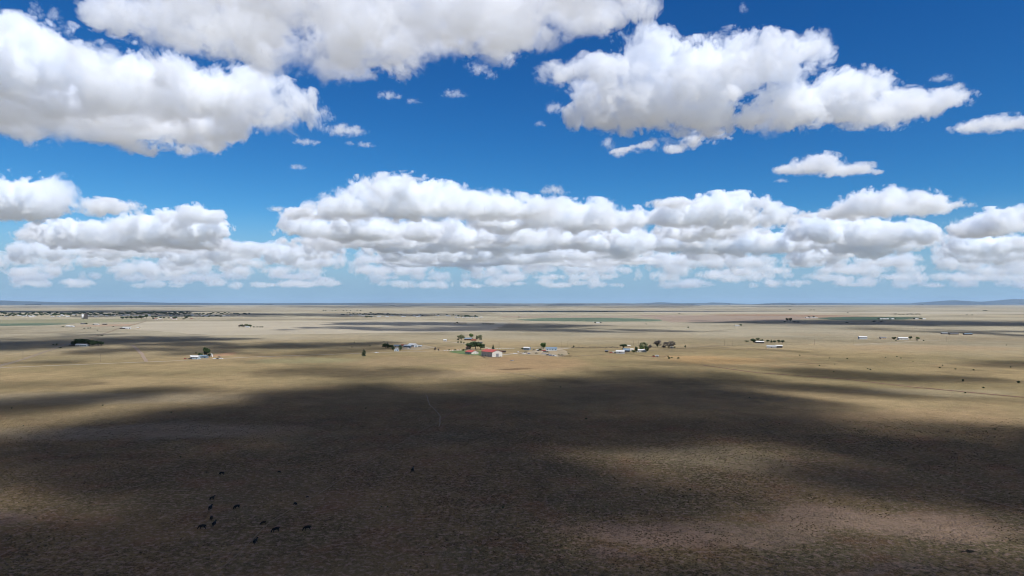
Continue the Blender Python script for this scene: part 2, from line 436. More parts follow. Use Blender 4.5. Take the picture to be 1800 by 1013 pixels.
# ------------------------------------------------------------------ materials
def principled(name, col, rough=.85, metal=0.0, var=.18, scale=.6, spec=.2):
    m = bpy.data.materials.new(name)
    m.use_nodes = True
    t = m.node_tree
    p = t.nodes['Principled BSDF']
    p.inputs['Roughness'].default_value = rough
    p.inputs['Metallic'].default_value = metal
    p.inputs['Specular IOR Level'].default_value = spec
    co = t.nodes.new('ShaderNodeTexCoord')
    nz = t.nodes.new('ShaderNodeTexNoise')
    nz.inputs['Scale'].default_value = scale
    nz.inputs['Detail'].default_value = 5
    t.links.new(co.outputs['Object'], nz.inputs['Vector'])
    rp = t.nodes.new('ShaderNodeMapRange')
    rp.inputs['From Min'].default_value, rp.inputs['From Max'].default_value = .3, .7
    rp.inputs['To Min'].default_value, rp.inputs['To Max'].default_value = 1 - var, 1 + var
    t.links.new(nz.outputs[0], rp.inputs['Value'])
    mu = t.nodes.new('ShaderNodeMix')
    mu.data_type, mu.blend_type = 'RGBA', 'MULTIPLY'
    mu.inputs['Factor'].default_value = 1
    mu.inputs['A'].default_value = (*col, 1)
    t.links.new(rp.outputs[0], mu.inputs['B'])
    t.links.new(mu.outputs['Result'], p.inputs['Base Color'])
    return m


MATS = {}


def M(name, col, **k):
    if name not in MATS:
        MATS[name] = principled(name, col, **k)
    return MATS[name]


M_WHITE = M('white_paint', (.50, .50, .49), var=.06)
M_OFFWHITE = M('off_white_siding', (.46, .44, .40), var=.15)
M_BLUEGREY = M('blue_grey_metal', (.15, .20, .25), rough=.5, var=.1)
M_PALEBLUE = M('pale_blue_siding', (.36, .43, .49), var=.1)
M_RED = M('red_metal_roof', (.36, .075, .06), rough=.55, var=.12)
M_REDBROWN = M('red_brown_roof', (.22, .075, .055), var=.2)
M_GREYROOF = M('grey_shingle_roof', (.17, .17, .18), var=.2)
M_GALV = M('galvanised_roof', (.36, .38, .40), rough=.6, var=.08)
M_DARKWALL = M('dark_timber_wall', (.07, .06, .055), var=.2)
M_TANWALL = M('tan_stucco', (.42, .33, .24), var=.1)
M_GLASS = M('window_glass', (.03, .04, .05), rough=.15, var=.05, spec=.5)
M_BROWNDOOR = M('brown_door', (.14, .08, .05), var=.1)
M_TYRE = M('black_rubber', (.02, .02, .02))
M_STEEL = M('steel', (.3, .3, .32), rough=.4, metal=.6)
M_POLE = M('weathered_pole', (.16, .125, .095), var=.2)
M_BARK = M('grey_brown_bark', (.10, .075, .055), var=.25, scale=2)
M_CONCRETE = M('concrete', (.36, .34, .31), var=.12)
M_HIDE = M('black_hide', (.012, .011, .011), rough=.6, var=.2)


# ------------------------------------------------------------------ the plain
def build_ground_material():
    m = bpy.data.materials.new('dry_plain')
    m.use_nodes = True
    t = m.node_tree
    N, L = t.nodes.new, t.links.new
    p = t.nodes['Principled BSDF']
    p.inputs['Roughness'].default_value = .95
    p.inputs['Specular IOR Level'].default_value = 0.0
    pos = N('ShaderNodeNewGeometry').outputs['Position']

    def noise(metres, detail=4, rough=.55, off=0.0, dist=0.0):
        mp = N('ShaderNodeMapping')
        mp.inputs['Scale'].default_value = (1 / metres,) * 3
        mp.inputs['Location'].default_value = (off, off * .7, 0)
        L(pos, mp.inputs[0])
        q = N('ShaderNodeTexNoise')
        q.inputs['Scale'].default_value = 1
        q.inputs['Detail'].default_value = detail
        q.inputs['Roughness'].default_value = rough
        q.inputs['Distortion'].default_value = dist
        L(mp.outputs[0], q.inputs['Vector'])
        return q.outputs[0]

    def rng_(v, a, b, c=0.0, d=1.0, sm=True):
        q = N('ShaderNodeMapRange')
        q.interpolation_type = 'SMOOTHSTEP' if sm else 'LINEAR'
        L(v, q.inputs['Value'])
        for k, x in (('From Min', a), ('From Max', b), ('To Min', c), ('To Max', d)):
            q.inputs[k].default_value = x
        return q.outputs[0]

    def mix(f, a, b, blend='MIX'):
        q = N('ShaderNodeMix')
        q.data_type, q.blend_type = 'RGBA', blend
        for k, v in (('Factor', f), ('A', a), ('B', b)):
            if isinstance(v, tuple):
                q.inputs[k].default_value = (*v, 1)
            elif isinstance(v, (int, float)):
                q.inputs[k].default_value = v
            else:
                L(v, q.inputs[k])
        return q.outputs['Result']

    def mth(op, a, b=0.0, c=0.0):
        q = N('ShaderNodeMath')
        q.operation = op
        for i, v in enumerate((a, b, c)):
            if isinstance(v, (int, float)):
                q.inputs[i].default_value = v
            else:
                L(v, q.inputs[i])
        return q.outputs[0]
    # far grass: pale straw and greyer straw in drifts of kilometres and hundreds of metres
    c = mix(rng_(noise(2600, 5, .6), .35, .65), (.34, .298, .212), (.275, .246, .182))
    c = mix(rng_(noise(420, 5, .6, 3.1), .42, .68), c, (.215, .188, .132))  # greyer grass, darkened to stand in for far cloud-shadow stripes too
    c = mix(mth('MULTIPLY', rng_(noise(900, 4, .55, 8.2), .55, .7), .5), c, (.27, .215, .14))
    # middle distance: warmer straw, olive and rust patches
    mid = mix(rng_(noise(210, 5, .6, 1.7), .36, .64), (.29, .22, .122), (.205, .165, .09))
    mid = mix(mth('MULTIPLY', rng_(noise(70, 5, .65, 4.4), .5, .72), .7), mid, (.15, .115, .07))
    mid = mix(mth('MULTIPLY', rng_(noise(120, 4, .6, 6.5), .56, .72), .5), mid, (.24, .155, .09))
    dist = N('ShaderNodeVectorMath'); dist.operation = 'LENGTH'; L(pos, dist.inputs[0])
    wob = mth('MULTIPLY_ADD', mth('SUBTRACT', noise(300, 4, .6, 9.0), .5), 700.0, dist.outputs['Value'])
    c = mix(rng_(wob, 1900, 950), c, mid)
    # near: thin grass on red brown soil
    near = mix(rng_(noise(55, 6, .65, 2.2), .36, .62), (.215, .158, .083), (.158, .130, .072))
    near = mix(mth('MULTIPLY', rng_(noise(24, 6, .7, 5.2), .48, .68), .75), near, (.215, .125, .075))
    near = mix(mth('MULTIPLY', rng_(noise(90, 5, .65, 7.7), .55, .7), .6), near, (.145, .138, .088))
    c = mix(rng_(mth('MULTIPLY_ADD', mth('SUBTRACT', noise(120, 4, .6, 12.0), .5), 320.0, dist.outputs['Value']), 640, 420), c, near)
    # patches of their own shape
    wv = N('ShaderNodeVectorMath'); wv.operation = 'MULTIPLY_ADD'
    wn = N('ShaderNodeTexNoise'); wn.inputs['Scale'].default_value = 1 / 60; wn.inputs['Detail'].default_value = 4
    L(pos, wn.inputs['Vector']); L(wn.outputs['Color'], wv.inputs[0]); wv.inputs[1].default_value = (60, 60, 0); L(pos, wv.inputs[2])
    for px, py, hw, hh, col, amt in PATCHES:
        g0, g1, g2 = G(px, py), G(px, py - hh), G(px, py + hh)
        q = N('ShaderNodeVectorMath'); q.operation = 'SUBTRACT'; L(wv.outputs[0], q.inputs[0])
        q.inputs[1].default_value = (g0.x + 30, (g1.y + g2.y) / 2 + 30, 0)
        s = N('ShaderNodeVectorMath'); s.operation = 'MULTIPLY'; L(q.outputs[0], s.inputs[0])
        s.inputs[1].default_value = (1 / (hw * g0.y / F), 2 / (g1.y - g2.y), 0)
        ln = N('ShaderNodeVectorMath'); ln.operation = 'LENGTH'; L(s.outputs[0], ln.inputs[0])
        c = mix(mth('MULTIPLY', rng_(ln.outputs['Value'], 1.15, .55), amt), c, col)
    # bunch grass over bare soil: clumps about a metre across, clearest where the soil is pale
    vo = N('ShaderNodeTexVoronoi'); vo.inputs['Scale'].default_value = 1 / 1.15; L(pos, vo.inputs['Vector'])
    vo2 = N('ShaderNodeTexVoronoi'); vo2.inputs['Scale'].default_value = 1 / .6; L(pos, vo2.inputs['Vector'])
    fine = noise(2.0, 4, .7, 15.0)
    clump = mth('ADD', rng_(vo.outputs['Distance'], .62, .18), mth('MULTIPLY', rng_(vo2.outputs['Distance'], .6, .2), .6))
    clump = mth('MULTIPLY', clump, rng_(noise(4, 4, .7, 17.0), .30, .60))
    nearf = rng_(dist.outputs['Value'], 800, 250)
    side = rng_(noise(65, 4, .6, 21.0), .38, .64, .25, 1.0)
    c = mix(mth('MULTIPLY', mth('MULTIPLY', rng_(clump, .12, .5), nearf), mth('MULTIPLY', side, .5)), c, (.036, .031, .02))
    c = mix(mth('MULTIPLY', mth('MULTIPLY', rng_(fine, .5, .6), nearf), .8), c, (.30, .215, .165))
    c = mix(rng_(noise(16, 5, .7, 25.0), .25, .75, .0, 1.0, False), mix(1.0, c, (.8, .8, .8), 'MULTIPLY'), mix(1.0, c, (1.18, 1.17, 1.15), 'MULTIPLY'))
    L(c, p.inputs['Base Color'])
    bp = N('ShaderNodeBump')
    bp.inputs['Strength'].default_value = .8
    bp.inputs['Distance'].default_value = .5
    L(mth('ADD', clump, fine), bp.inputs['Height'])
    L(bp.outputs[0], p.inputs['Normal'])
    return m


PATCHES = [  # photo x, y, half width px, half height px, colour, amount
    (930, 640, 110, 16, (.30, .20, .115), .6), (870, 652, 60, 6, (.29, .205, .12), .6), (700, 636, 150, 9, (.27, .20, .12), .6), (1260, 634, 110, 7, (.31, .205, .10), .7), (1210, 627, 60, 3, (.34, .225, .115), .7),
    (395, 623, 22, 5, (.36, .215, .13), .8), (540, 634, 110, 6, (.24, .225, .125), .6), (800, 657, 90, 6, (.33, .25, .15), .6), (1640, 612, 180, 6, (.31, .225, .135), .6), (200, 572, 60, 2.5, (.34, .235, .165), .7),
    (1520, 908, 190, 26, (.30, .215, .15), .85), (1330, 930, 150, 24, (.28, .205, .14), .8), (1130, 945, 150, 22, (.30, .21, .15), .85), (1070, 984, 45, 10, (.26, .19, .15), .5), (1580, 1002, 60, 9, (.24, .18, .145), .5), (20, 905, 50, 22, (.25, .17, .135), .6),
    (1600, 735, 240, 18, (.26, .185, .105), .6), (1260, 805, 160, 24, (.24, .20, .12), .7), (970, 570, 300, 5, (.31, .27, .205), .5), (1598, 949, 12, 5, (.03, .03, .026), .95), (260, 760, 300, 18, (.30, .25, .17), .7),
    (160, 700, 300, 12, (.27, .225, .15), .7), (905, 649, 36, 2.2, (.12, .08, .05), .7), (1400, 556, 160, 4, (.24, .15, .105), .7), (1660, 690, 160, 8, (.28, .235, .15), .6),
]


def mesh_obj(name, verts, faces, mat, parent=None, smooth_=False):
    me = bpy.data.meshes.new(name)
    me.from_pydata([tuple(v) for v in verts], [], faces)
    me.update()
    if smooth_:
        for f in me.polygons:
            f.use_smooth = True
    o = bpy.data.objects.new(name, me)
    COL.objects.link(o)
    if mat:
        me.materials.append(mat)
    if parent:
        o.parent = parent
    return o


s_ = 150000.0
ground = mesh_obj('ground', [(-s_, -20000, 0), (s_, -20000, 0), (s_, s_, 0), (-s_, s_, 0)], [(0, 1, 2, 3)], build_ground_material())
ground['kind'] = 'structure'

sheet_n = [0]


def sheet(name, px, mat, jitter=0.0):
    """A flat field, yard or lawn lying on the plain; outline in photo pixels."""
    sheet_n[0] += 1
    z = .02 + .012 * sheet_n[0]
    r = random.Random(sheet_n[0])
    pts = []
    n = len(px)
    for i in range(n):
        a, b = G(*px[i]), G(*px[(i + 1) % n])
        k = max(2, int((b - a).length / 25)) if jitter else 1
        k = min(k, 40)
        for j in range(k):
            q = a.lerp(b, j / k)
            pts.append((q.x + r.uniform(-jitter, jitter), q.y + r.uniform(-jitter, jitter), z))
    o = mesh_obj(name, pts, [tuple(range(len(pts)))], mat)
    o['kind'] = 'structure'
    return o


def strip(name, px, width, mat, wob=0.0):
    """A road or track: a ribbon of constant width along photo pixels."""
    sheet_n[0] += 1
    z = .02 + .012 * sheet_n[0]
    r = random.Random(sheet_n[0] + 99)
    P = [G(*q) for q in px]
    pts = []
    for a, b in zip(P, P[1:]):
        k = max(2, min(60, int((b - a).length / 12)))
        for j in range(k):
            pts.append(a.lerp(b, j / k))
    pts.append(P[-1])
    if wob:
        w1 = 0
        for i in range(1, len(pts) - 1):
            w1 = w1 * .8 + r.uniform(-wob, wob)
            pts[i] = pts[i] + Vector((w1, w1 * .5, 0))
    V = []
    for i, q in enumerate(pts):
        d = (pts[min(i + 1, len(pts) - 1)] - pts[max(i - 1, 0)]).normalized()
        nrm = Vector((-d.y, d.x, 0))
        w = width * r.uniform(.75, 1.25) / 2
        V += [(q.x + nrm.x * w, q.y + nrm.y * w, z), (q.x - nrm.x * w, q.y - nrm.y * w, z)]
    o = mesh_obj(name, V, [(2 * i, 2 * i + 1, 2 * i + 3, 2 * i + 2) for i in range(len(pts) - 1)], mat)
    o['kind'] = 'structure'
    return o


M_GREENFIELD = M('irrigated_crop', (.085, .115, .07), var=.2, scale=.004)
M_DARKFIELD = M('dark_green_crop', (.045, .07, .04), var=.2, scale=.004)
M_OLIVE = M('olive_pasture', (.20, .185, .105), var=.15, scale=.004)
M_REDSOIL = M('ploughed_red_soil', (.235, .175, .125), var=.15, scale=.003)
M_PALEFIELD = M('pale_stubble', (.32, .275, .195), var=.1, scale=.003)
M_GRAVEL = M('pale_gravel', (.31, .265, .20), var=.1, scale=.05)
M_TRACK = M('bare_track_soil', (.20, .155, .10), var=.2, scale=.1)
M_REDTRACK = M('red_track_soil', (.16, .08, .06), var=.2, scale=.1)
M_LAWN = M('watered_lawn', (.09, .125, .045), var=.3, scale=.12)
M_YARD = M('grey_yard_dirt', (.25, .20, .125), var=.2, scale=.1)
sheet('green_field', [(902, 562.3), (960, 559.2), (1060, 558.8), (1110, 560), (1165, 562.5), (1160, 565), (1060, 565.6), (940, 564.5)], M_GREENFIELD, 15)
sheet('green_field', [(-60, 569.5), (80, 568.2), (135, 569), (70, 572.5), (-60, 573.5)], M_GREENFIELD, 12)
sheet('green_field', [(1425, 559), (1500, 556.8), (1620, 558), (1590, 562), (1470, 563)], M_DARKFIELD, 20)
sheet('olive_field', [(-60, 563), (150, 560.5), (262, 561), (235, 566), (130, 568), (-60, 568.8)], M_OLIVE, 15)
sheet('ploughed_field', [(1120, 553.8), (1400, 556.2), (1440, 559), (1380, 564), (1180, 567)], M_REDSOIL, 20)
sheet('ploughed_field', [(880, 556), (1180, 556.5), (1160, 558), (880, 558)], M_REDSOIL, 20)
sheet('stubble_field', [(262, 565.5), (700, 563.5), (900, 566), (860, 583), (380, 590), (212, 578)], M_PALEFIELD, 10)
sheet('stubble_field', [(1130, 547), (1800, 549), (1800, 552), (1130, 550)], M_PALEFIELD, 30)
sheet('lawn', [(788, 619), (800, 615.8), (850, 616.5), (854, 625.5), (830, 624.5), (812, 622.5)], M_LAWN, 1.2)
sheet('yard', [(905, 623), (950, 612.5), (985, 612), (1000, 621), (985, 628), (940, 624)], M_YARD, 4)
sheet('yard', [(690, 614), (745, 606), (765, 611), (735, 616)], M_YARD, 4)
strip('gravel_road', [(-250, 652), (0, 646.5), (150, 640.5), (300, 634.8), (450, 627.5), (600, 622.5), (700, 618.7), (800, 616.5)], 5.5, M_GRAVEL)
strip('gravel_driveway', [(880, 624), (912, 621), (960, 617), (1000, 612)], 9, M_GRAVEL)
strip('gravel_driveway', [(800, 616.5), (860, 613), (930, 611.5), (1010, 610.5)], 5, M_GRAVEL)
strip('dirt_road', [(-10, 647), (42, 632), (100, 611), (168, 592), (210, 577.5), (257, 565.2)], 8, M_TRACK, .6)
strip('dirt_road', [(780, 600), (840, 607), (862, 613)], 5, M_GRAVEL)
strip('dirt_road', [(1500, 606), (1580, 602), (1620, 599), (1700, 600)], 6, M_GRAVEL, .4)
strip('dirt_track', [(1235, 642), (1330, 655), (1480, 666), (1600, 680), (1800, 699), (2000, 718)], 2.6, M_REDTRACK, .6)
strip('dirt_track', [(395, 995), (440, 955), (480, 916), (520, 890), (570, 862), (640, 815), (700, 780), (765, 745), (775, 738)], .42, M_TRACK, .5)
strip('dirt_track', [(750, 695), (755, 712), (775, 732), (772, 750)], .9, M_TRACK, .5)
strip('dirt_track', [(775, 738), (805, 718), (850, 700)], .8, M_REDTRACK, .5)
strip('dirt_track', [(0, 912), (60, 902), (140, 880), (260, 850)], .5, M_TRACK, .5)
strip('dirt_track', [(890, 655), (930, 660), (958, 668)], 1.6, M_TRACK, .5)
strip('dirt_track', [(235, 607), (252, 622), (258, 636)], 5, M_REDSOIL, .6)


# far hills and mesas
def ridge(name, D, prof, depth, mat, seed):
    """A range of hills: crest heights from (photo x, photo y) at distance D, sloping down on both sides."""
    r = random.Random(seed)
    xs = np.array([p[0] for p in prof], float)
    hs_ = np.array([max(0, (HY - p[1]) * D / F + HC) for p in prof])
    nx, ny = 160, 9
    V, Fc = [], []
    X = np.linspace(xs[0], xs[-1], nx)
    h = np.interp(X, xs, hs_)
    jit = np.interp(X, np.linspace(xs[0], xs[-1], 50), [r.uniform(-1, 1) for _ in range(50)])
    for j in range(ny):
        v = j / (ny - 1) * 2 - 1
        for i in range(nx):
            hh = h[i] * (1 - abs(v)) ** .8 * (1 + .06 * jit[i] * (1 - abs(v)) + .12 * r.uniform(-1, 1) * abs(v) * (1 - abs(v)) * 2)
            yy = D + v * depth * (1 + .25 * jit[(i + 7 * j) % nx])
            V.append(((X[i] - CX) * D / F, yy, max(-3, hh - 3)))
    for j in range(ny - 1):
        for i in range(nx - 1):
            a = j * nx + i
            Fc.append((a, a + 1, a + nx + 1, a + nx))
    o = mesh_obj(name, V, Fc, mat, smooth_=True)
    o['kind'] = 'structure'
    return o


M_HILL = M('far_scrub_hill', (.035, .05, .055), var=.25, scale=.0006)
M_MESA = M('far_grass_rise', (.12, .12, .105), var=.25, scale=.0006)
ridge('mountains', 52000, [(1560, 534.5), (1640, 533), (1655, 529.5), (1672, 528), (1690, 528.4), (1705, 531), (1735, 530.5), (1760, 527.5), (1790, 525.6), (1830, 525.4), (1880, 524), (1960, 530), (2050, 534)], 6000, M_HILL, 1)
ridge('hills', 48000, [(1340, 534), (1365, 532.6), (1380, 532.4), (1400, 533.3), (1425, 532.8), (1500, 533.2), (1640, 533.6), (1700, 534)], 4000, M_HILL, 2)
ridge('hills', 52000, [(1090, 534), (1145, 532.6), (1158, 531.4), (1168, 531.8), (1190, 533), (1240, 533), (1252, 531.8), (1264, 532), (1290, 533.6), (1310, 534)], 3500, M_HILL, 3)
ridge('hills', 42000, [(-160, 529), (-60, 528.5), (0, 528.5), (40, 529.5), (110, 531.3), (190, 530.8), (240, 530.8), (300, 532.6), (420, 533), (560, 533), (700, 532.4), (760, 533.6), (900, 534)], 4000, M_HILL, 4)
ridge('hills', 30000, [(640, 534), (760, 532.6), (900, 533.4), (1080, 533.3), (1200, 534.2)], 3000, M_MESA, 5)


def build_bunchgrass():
    """Dry bunch grass and low scrub on the nearest ground: many small tufts, one mesh."""
    r = np.random.default_rng(77)
    n = 60000
    y = 120 + 330 * r.random(n) ** 1.25
    x = (r.random(n) * 2 - 1) * .9 * y
    pt = np.stack([x / 160, y / 160, np.full(n, .3)], 1)
    m = tri(WISP, pt) + .7 * tri(FBM, pt * .35 + .4) + .5 * tri(WISP, pt * 6)
    keep = m + r.normal(0, .5, n) > .15
    x, y = x[keep], y[keep]
    n = len(x)
    h = r.uniform(.12, .34, n)
    w = r.uniform(.16, .42, n)
    V, idx = [], []
    a0 = r.uniform(0, math.pi, n)
    for k in range(3):                       # three leaning blades' fans per tuft
        a = a0 + k * math.pi / 3
        c, s = np.cos(a), np.sin(a)
        lean = r.uniform(-.25, .25, (2, n)) * w
        q = np.stack([np.stack([x - c * w * .5, y - s * w * .5, np.full(n, -.02)], 1), np.stack([x + c * w * .5, y + s * w * .5, np.full(n, -.02)], 1),
                      np.stack([x + c * w * .8 + lean[0], y + s * w * .8 + lean[1], h * r.uniform(.7, 1.1, n)], 1), np.stack([x - c * w * .8 + lean[0], y - s * w * .8 + lean[1], h * r.uniform(.7, 1.1, n)], 1)], 1)
        V.append(q)
    V = np.concatenate(V, 0).reshape(-1, 3).astype(np.float32)
    nf = len(V) // 4
    me = bpy.data.meshes.new('bunchgrass')
    me.vertices.add(len(V))
    me.vertices.foreach_set('co', V.ravel())
    me.loops.add(nf * 4)
    me.loops.foreach_set('vertex_index', np.arange(nf * 4, dtype=np.int32))
    me.polygons.add(nf)
    me.polygons.foreach_set('loop_start', np.arange(0, nf * 4, 4, dtype=np.int32))
    me.update(calc_edges=True)
    o = bpy.data.objects.new('bunchgrass', me)
    COL.objects.link(o)
    me.materials.append(M('dry_bunchgrass', (.17, .13, .075), var=.5, scale=.35))
    tag(o, 'dry bunch grass tufts on the near pasture', None, None, 'stuff')


build_bunchgrass()
strip('dirt_track', [(-20, 598), (60, 588), (150, 579), (205, 574)], 3, M_TRACK, .5)
strip('dirt_track', [(430, 604), (600, 592), (760, 588), (900, 594)], 2.5, M_TRACK, .6)
strip('dirt_track', [(1010, 627), (1200, 612), (1420, 600), (1640, 604), (1830, 612)], 2.5, M_TRACK, .6)
strip('dirt_track', [(1205, 795), (1420, 812), (1620, 850), (1830, 905)], .5, M_TRACK, .5)
strip('dirt_track', [(1240, 583), (1330, 576), (1460, 580), (1700, 577)], 4, M_TRACK, .8)

# ------------------------------------------------------------------ things on the plain
def empty(name, loc, rz=0.0, label=None, cat=None, group=None):
    o = bpy.data.objects.new(name, None)
    COL.objects.link(o)
    o.location = loc
    o.rotation_euler = (0, 0, rz)
    return tag(o, label, cat, group)


class MB:
    """Collects boxes, prisms and tubes into one mesh."""

    def __init__(self):
        self.v, self.f = [], []

    def add(self, vs, fs):
        k = len(self.v)
        self.v += [tuple(a) for a in vs]
        self.f += [tuple(i + k for i in f) for f in fs]
        return self

    def box(self, x0, x1, y0, y1, z0, z1):
        return self.add([(x0, y0, z0), (x1, y0, z0), (x1, y1, z0), (x0, y1, z0), (x0, y0, z1), (x1, y0, z1), (x1, y1, z1), (x0, y1, z1)],
                        [(0, 3, 2, 1), (4, 5, 6, 7), (0, 1, 5, 4), (1, 2, 6, 5), (2, 3, 7, 6), (3, 0, 4, 7)])

    def tube(self, a, b, r0, r1, n=8):
        a, b = Vector(a), Vector(b)
        d = (b - a).normalized()
        u = d.orthogonal().normalized()
        w = d.cross(u)
        vs = []
        for c, r in ((a, r0), (b, r1)):
            for i in range(n):
                t = 2 * math.pi * i / n
                vs.append(c + u * (r * math.cos(t)) + w * (r * math.sin(t)))
        fs = [(i, (i + 1) % n, n + (i + 1) % n, n + i) for i in range(n)] + [tuple(range(n - 1, -1, -1)), tuple(range(n, 2 * n))]
        return self.add(vs, fs)

    def build(self, name, mat, parent=None, smooth_=False):
        return mesh_obj(name, self.v, self.f, mat, parent, smooth_)


def copy_tree(o, parent=None):
    c = o.copy()
    COL.objects.link(c)
    if parent:
        c.parent = parent
    for ch in o.children:
        copy_tree(ch, c)
    return c


# ---- trees
def leaf_mat(name, col, var=.35):
    m = principled(name, col, rough=.7, var=var, scale=1.3)
    m.node_tree.nodes['Principled BSDF'].inputs['Specular IOR Level'].default_value = .15
    return m


L_DARK = leaf_mat('dark_leaves', (.04, .066, .026))
L_GREEN = leaf_mat('green_leaves', (.085, .14, .04))
L_OLIVE = leaf_mat('grey_olive_leaves', (.14, .155, .08))
L_BARE = leaf_mat('grey_twigs', (.12, .105, .095))
L_CONIFER = leaf_mat('conifer_needles', (.03, .052, .028))


def leaf_cloud(lobes, n, size, r, spread=1.0):
    v, f = [], []
    wt_ = [l[3] ** 2 for l in lobes]
    for _ in range(n):
        cx_, cy_, cz_, rr, rz = r.choices(lobes, wt_)[0]
        a, u = r.uniform(0, 2 * math.pi), r.uniform(-.9, 1)
        k = r.uniform(.55, 1.08) * spread
        s = math.sqrt(max(0, 1 - u * u))
        c = Vector((cx_ + rr * k * s * math.cos(a), cy_ + rr * k * s * math.sin(a), cz_ + rz * k * u))
        nrm = Vector((r.gauss(0, 1), r.gauss(0, 1), r.gauss(.5, 1))).normalized()
        t = nrm.orthogonal().normalized()
        b = nrm.cross(t)
        q = size * r.uniform(.6, 1.4)
        k0 = len(v)
        for du, dv in ((-1, -.5), (.2, -.9), (1, .3), (-.3, .9)):
            v.append(c + t * (q * du) + b * (q * dv))
        f.append((k0, k0 + 1, k0 + 2, k0 + 3))
    return v, f


def limbs(mb, lobes, trunk_h, r0, r):
    mb.tube((0, 0, -.03), (.01, 0, trunk_h), r0, r0 * .65, 8)
    for l in lobes:
        mb.tube((.01 * r.uniform(-1, 1), 0, trunk_h * r.uniform(.6, .98)), (l[0], l[1], l[2] - l[4] * .1), r0 * .45, r0 * .12, 6)


def tree_proto(kind, seed):
    """Unit tree: 1 high, about 1 wide. Returns (trunk mesh builder, crown verts, crown faces, leaf material)."""
    r = random.Random(seed)
    mb = MB()
    if kind == 'conifer':
        lobes = []
        for i in range(9):
            z = .12 + .8 * i / 8
            w = .40 * (1 - i / 8.6) ** .8 * r.uniform(.85, 1.1)
            for k in range(4 if i < 7 else 1):
                a = k * math.pi / 2 + i + r.uniform(-.4, .4)
                lobes.append((w * .5 * math.cos(a), w * .5 * math.sin(a), z + r.uniform(-.03, .03), w * .55 + .03, .07))
        mb.tube((0, 0, -.03), (0, 0, .95), .035, .006, 8)
        v, f = leaf_cloud(lobes, 900, .032, r)
        return mb, v, f, L_CONIFER
    if kind == 'shrub':
        lobes = [(r.uniform(-.28, .28), r.uniform(-.28, .28), r.uniform(.35, .6), r.uniform(.2, .3), r.uniform(.28, .4)) for _ in range(6)]
        limbs(mb, lobes, .2, .05, r)
        v, f = leaf_cloud(lobes, 420, .06, r)
        return mb, v, f, L_DARK
    tall = kind == 'column'
    nl = 13 if not tall else 10
    lobes = []
    for i in range(nl):
        a = 2.4 * i + r.uniform(-.4, .4)
        z = r.uniform(.36, .86)
        rad = (.33 if not tall else .26) * (1 - ((z - .5) / .55) ** 2) ** .5 * r.uniform(.6, 1.1) if abs(z - .5) < .54 else .1
        lobes.append((rad * math.cos(a), rad * math.sin(a), z, r.uniform(.16, .23), r.uniform(.13, .19)))
    limbs(mb, lobes, .32, .035, r)
    if kind == 'bare':
        for l in lobes:
            for _ in range(10):
                d = Vector((r.gauss(0, 1), r.gauss(0, 1), r.gauss(.4, 1))).normalized()
                mb.tube((l[0], l[1], l[2] - .05), (l[0] + d.x * .16, l[1] + d.y * .16, l[2] + d.z * .14), .006, .002, 4)
        v, f = leaf_cloud(lobes, 1000, .03, r)
        return mb, v, f, L_BARE
    v, f = leaf_cloud(lobes, 1200 if kind != 'olive' else 900, .042, r, 1.05)
    return mb, v, f, {'dark': L_DARK, 'green': L_GREEN, 'olive': L_OLIVE, 'column': L_DARK}[kind]


PROTO = {}


def proto(kind, k):
    if (kind, k) not in PROTO:
        mb, v, f, m = tree_proto(kind, hash_seed(kind) + k)
        me_t = bpy.data.meshes.new('trunk'); me_t.from_pydata(mb.v, [], mb.f); me_t.materials.append(M_BARK)
        me_c = bpy.data.meshes.new('crown'); me_c.from_pydata([tuple(a) for a in v], [], f); me_c.materials.append(m)
        nt_ = len(mb.v)
        me_w = bpy.data.meshes.new('tree')
        me_w.from_pydata(mb.v + [tuple(a) for a in v], [], mb.f + [tuple(i + nt_ for i in q) for q in f])
        me_w.materials.append(M_BARK); me_w.materials.append(m)
        for i, p in enumerate(me_w.polygons):
            p.material_index = 0 if i < len(mb.f) else 1
        PROTO[(kind, k)] = (me_t, me_c, me_w)
    return PROTO[(kind, k)]


def hash_seed(s):
    return sum(ord(c) * 7 for c in s)


tree_r = random.Random(3)
NAMES = {'conifer': 'conifer_tree', 'shrub': 'shrub', 'dark': 'broadleaf_tree', 'green': 'broadleaf_tree', 'olive': 'broadleaf_tree', 'bare': 'bare_tree', 'column': 'upright_tree'}


def tree(px, py, hpx, wpx, kind, label, group=None, parts=True, cat=None):
    b = G(px, py)
    s = b.y / F
    me_t, me_c, me_w = proto(kind, tree_r.randrange(3))
    name = NAMES[kind]
    sc_ = (wpx * s * 1.25, wpx * s * 1.25, hpx * s * 1.08)
    if parts:
        o = empty(name, b, tree_r.uniform(0, 6.28), label, cat or ('shrub' if kind == 'shrub' else 'tree'), group)
        for nm, me in (('trunk', me_t), ('crown', me_c)):
            c = bpy.data.objects.new(nm, me)
            COL.objects.link(c)
            c.parent = o
    else:
        o = bpy.data.objects.new(name, me_w)
        COL.objects.link(o)
        o.location = b
        o.rotation_euler = (0, 0, tree_r.uniform(0, 6.28))
        tag(o, label, cat or ('shrub' if kind == 'shrub' else 'tree'), group)
    o.scale = sc_
    return o


# ---- buildings
def gable_roof(w, d, z0, rise, over, th):
    """Two slopes with thickness; ridge along local y."""
    hw, hd = w / 2 + over, d / 2 + over
    ze = z0 - over * rise / (w / 2)
    vs = [(-hw, -hd, ze), (0, -hd, z0 + rise), (hw, -hd, ze), (-hw, hd, ze), (0, hd, z0 + rise), (hw, hd, ze)]
    vs += [(x, y, z + th) for x, y, z in vs]
    fs = [(0, 1, 4, 3), (1, 2, 5, 4), (9, 10, 7, 6), (10, 11, 8, 7), (0, 6, 7, 1), (1, 7, 8, 2), (3, 4, 10, 9), (4, 5, 11, 10), (0, 3, 9, 6), (2, 8, 11, 5)]
    return vs, fs


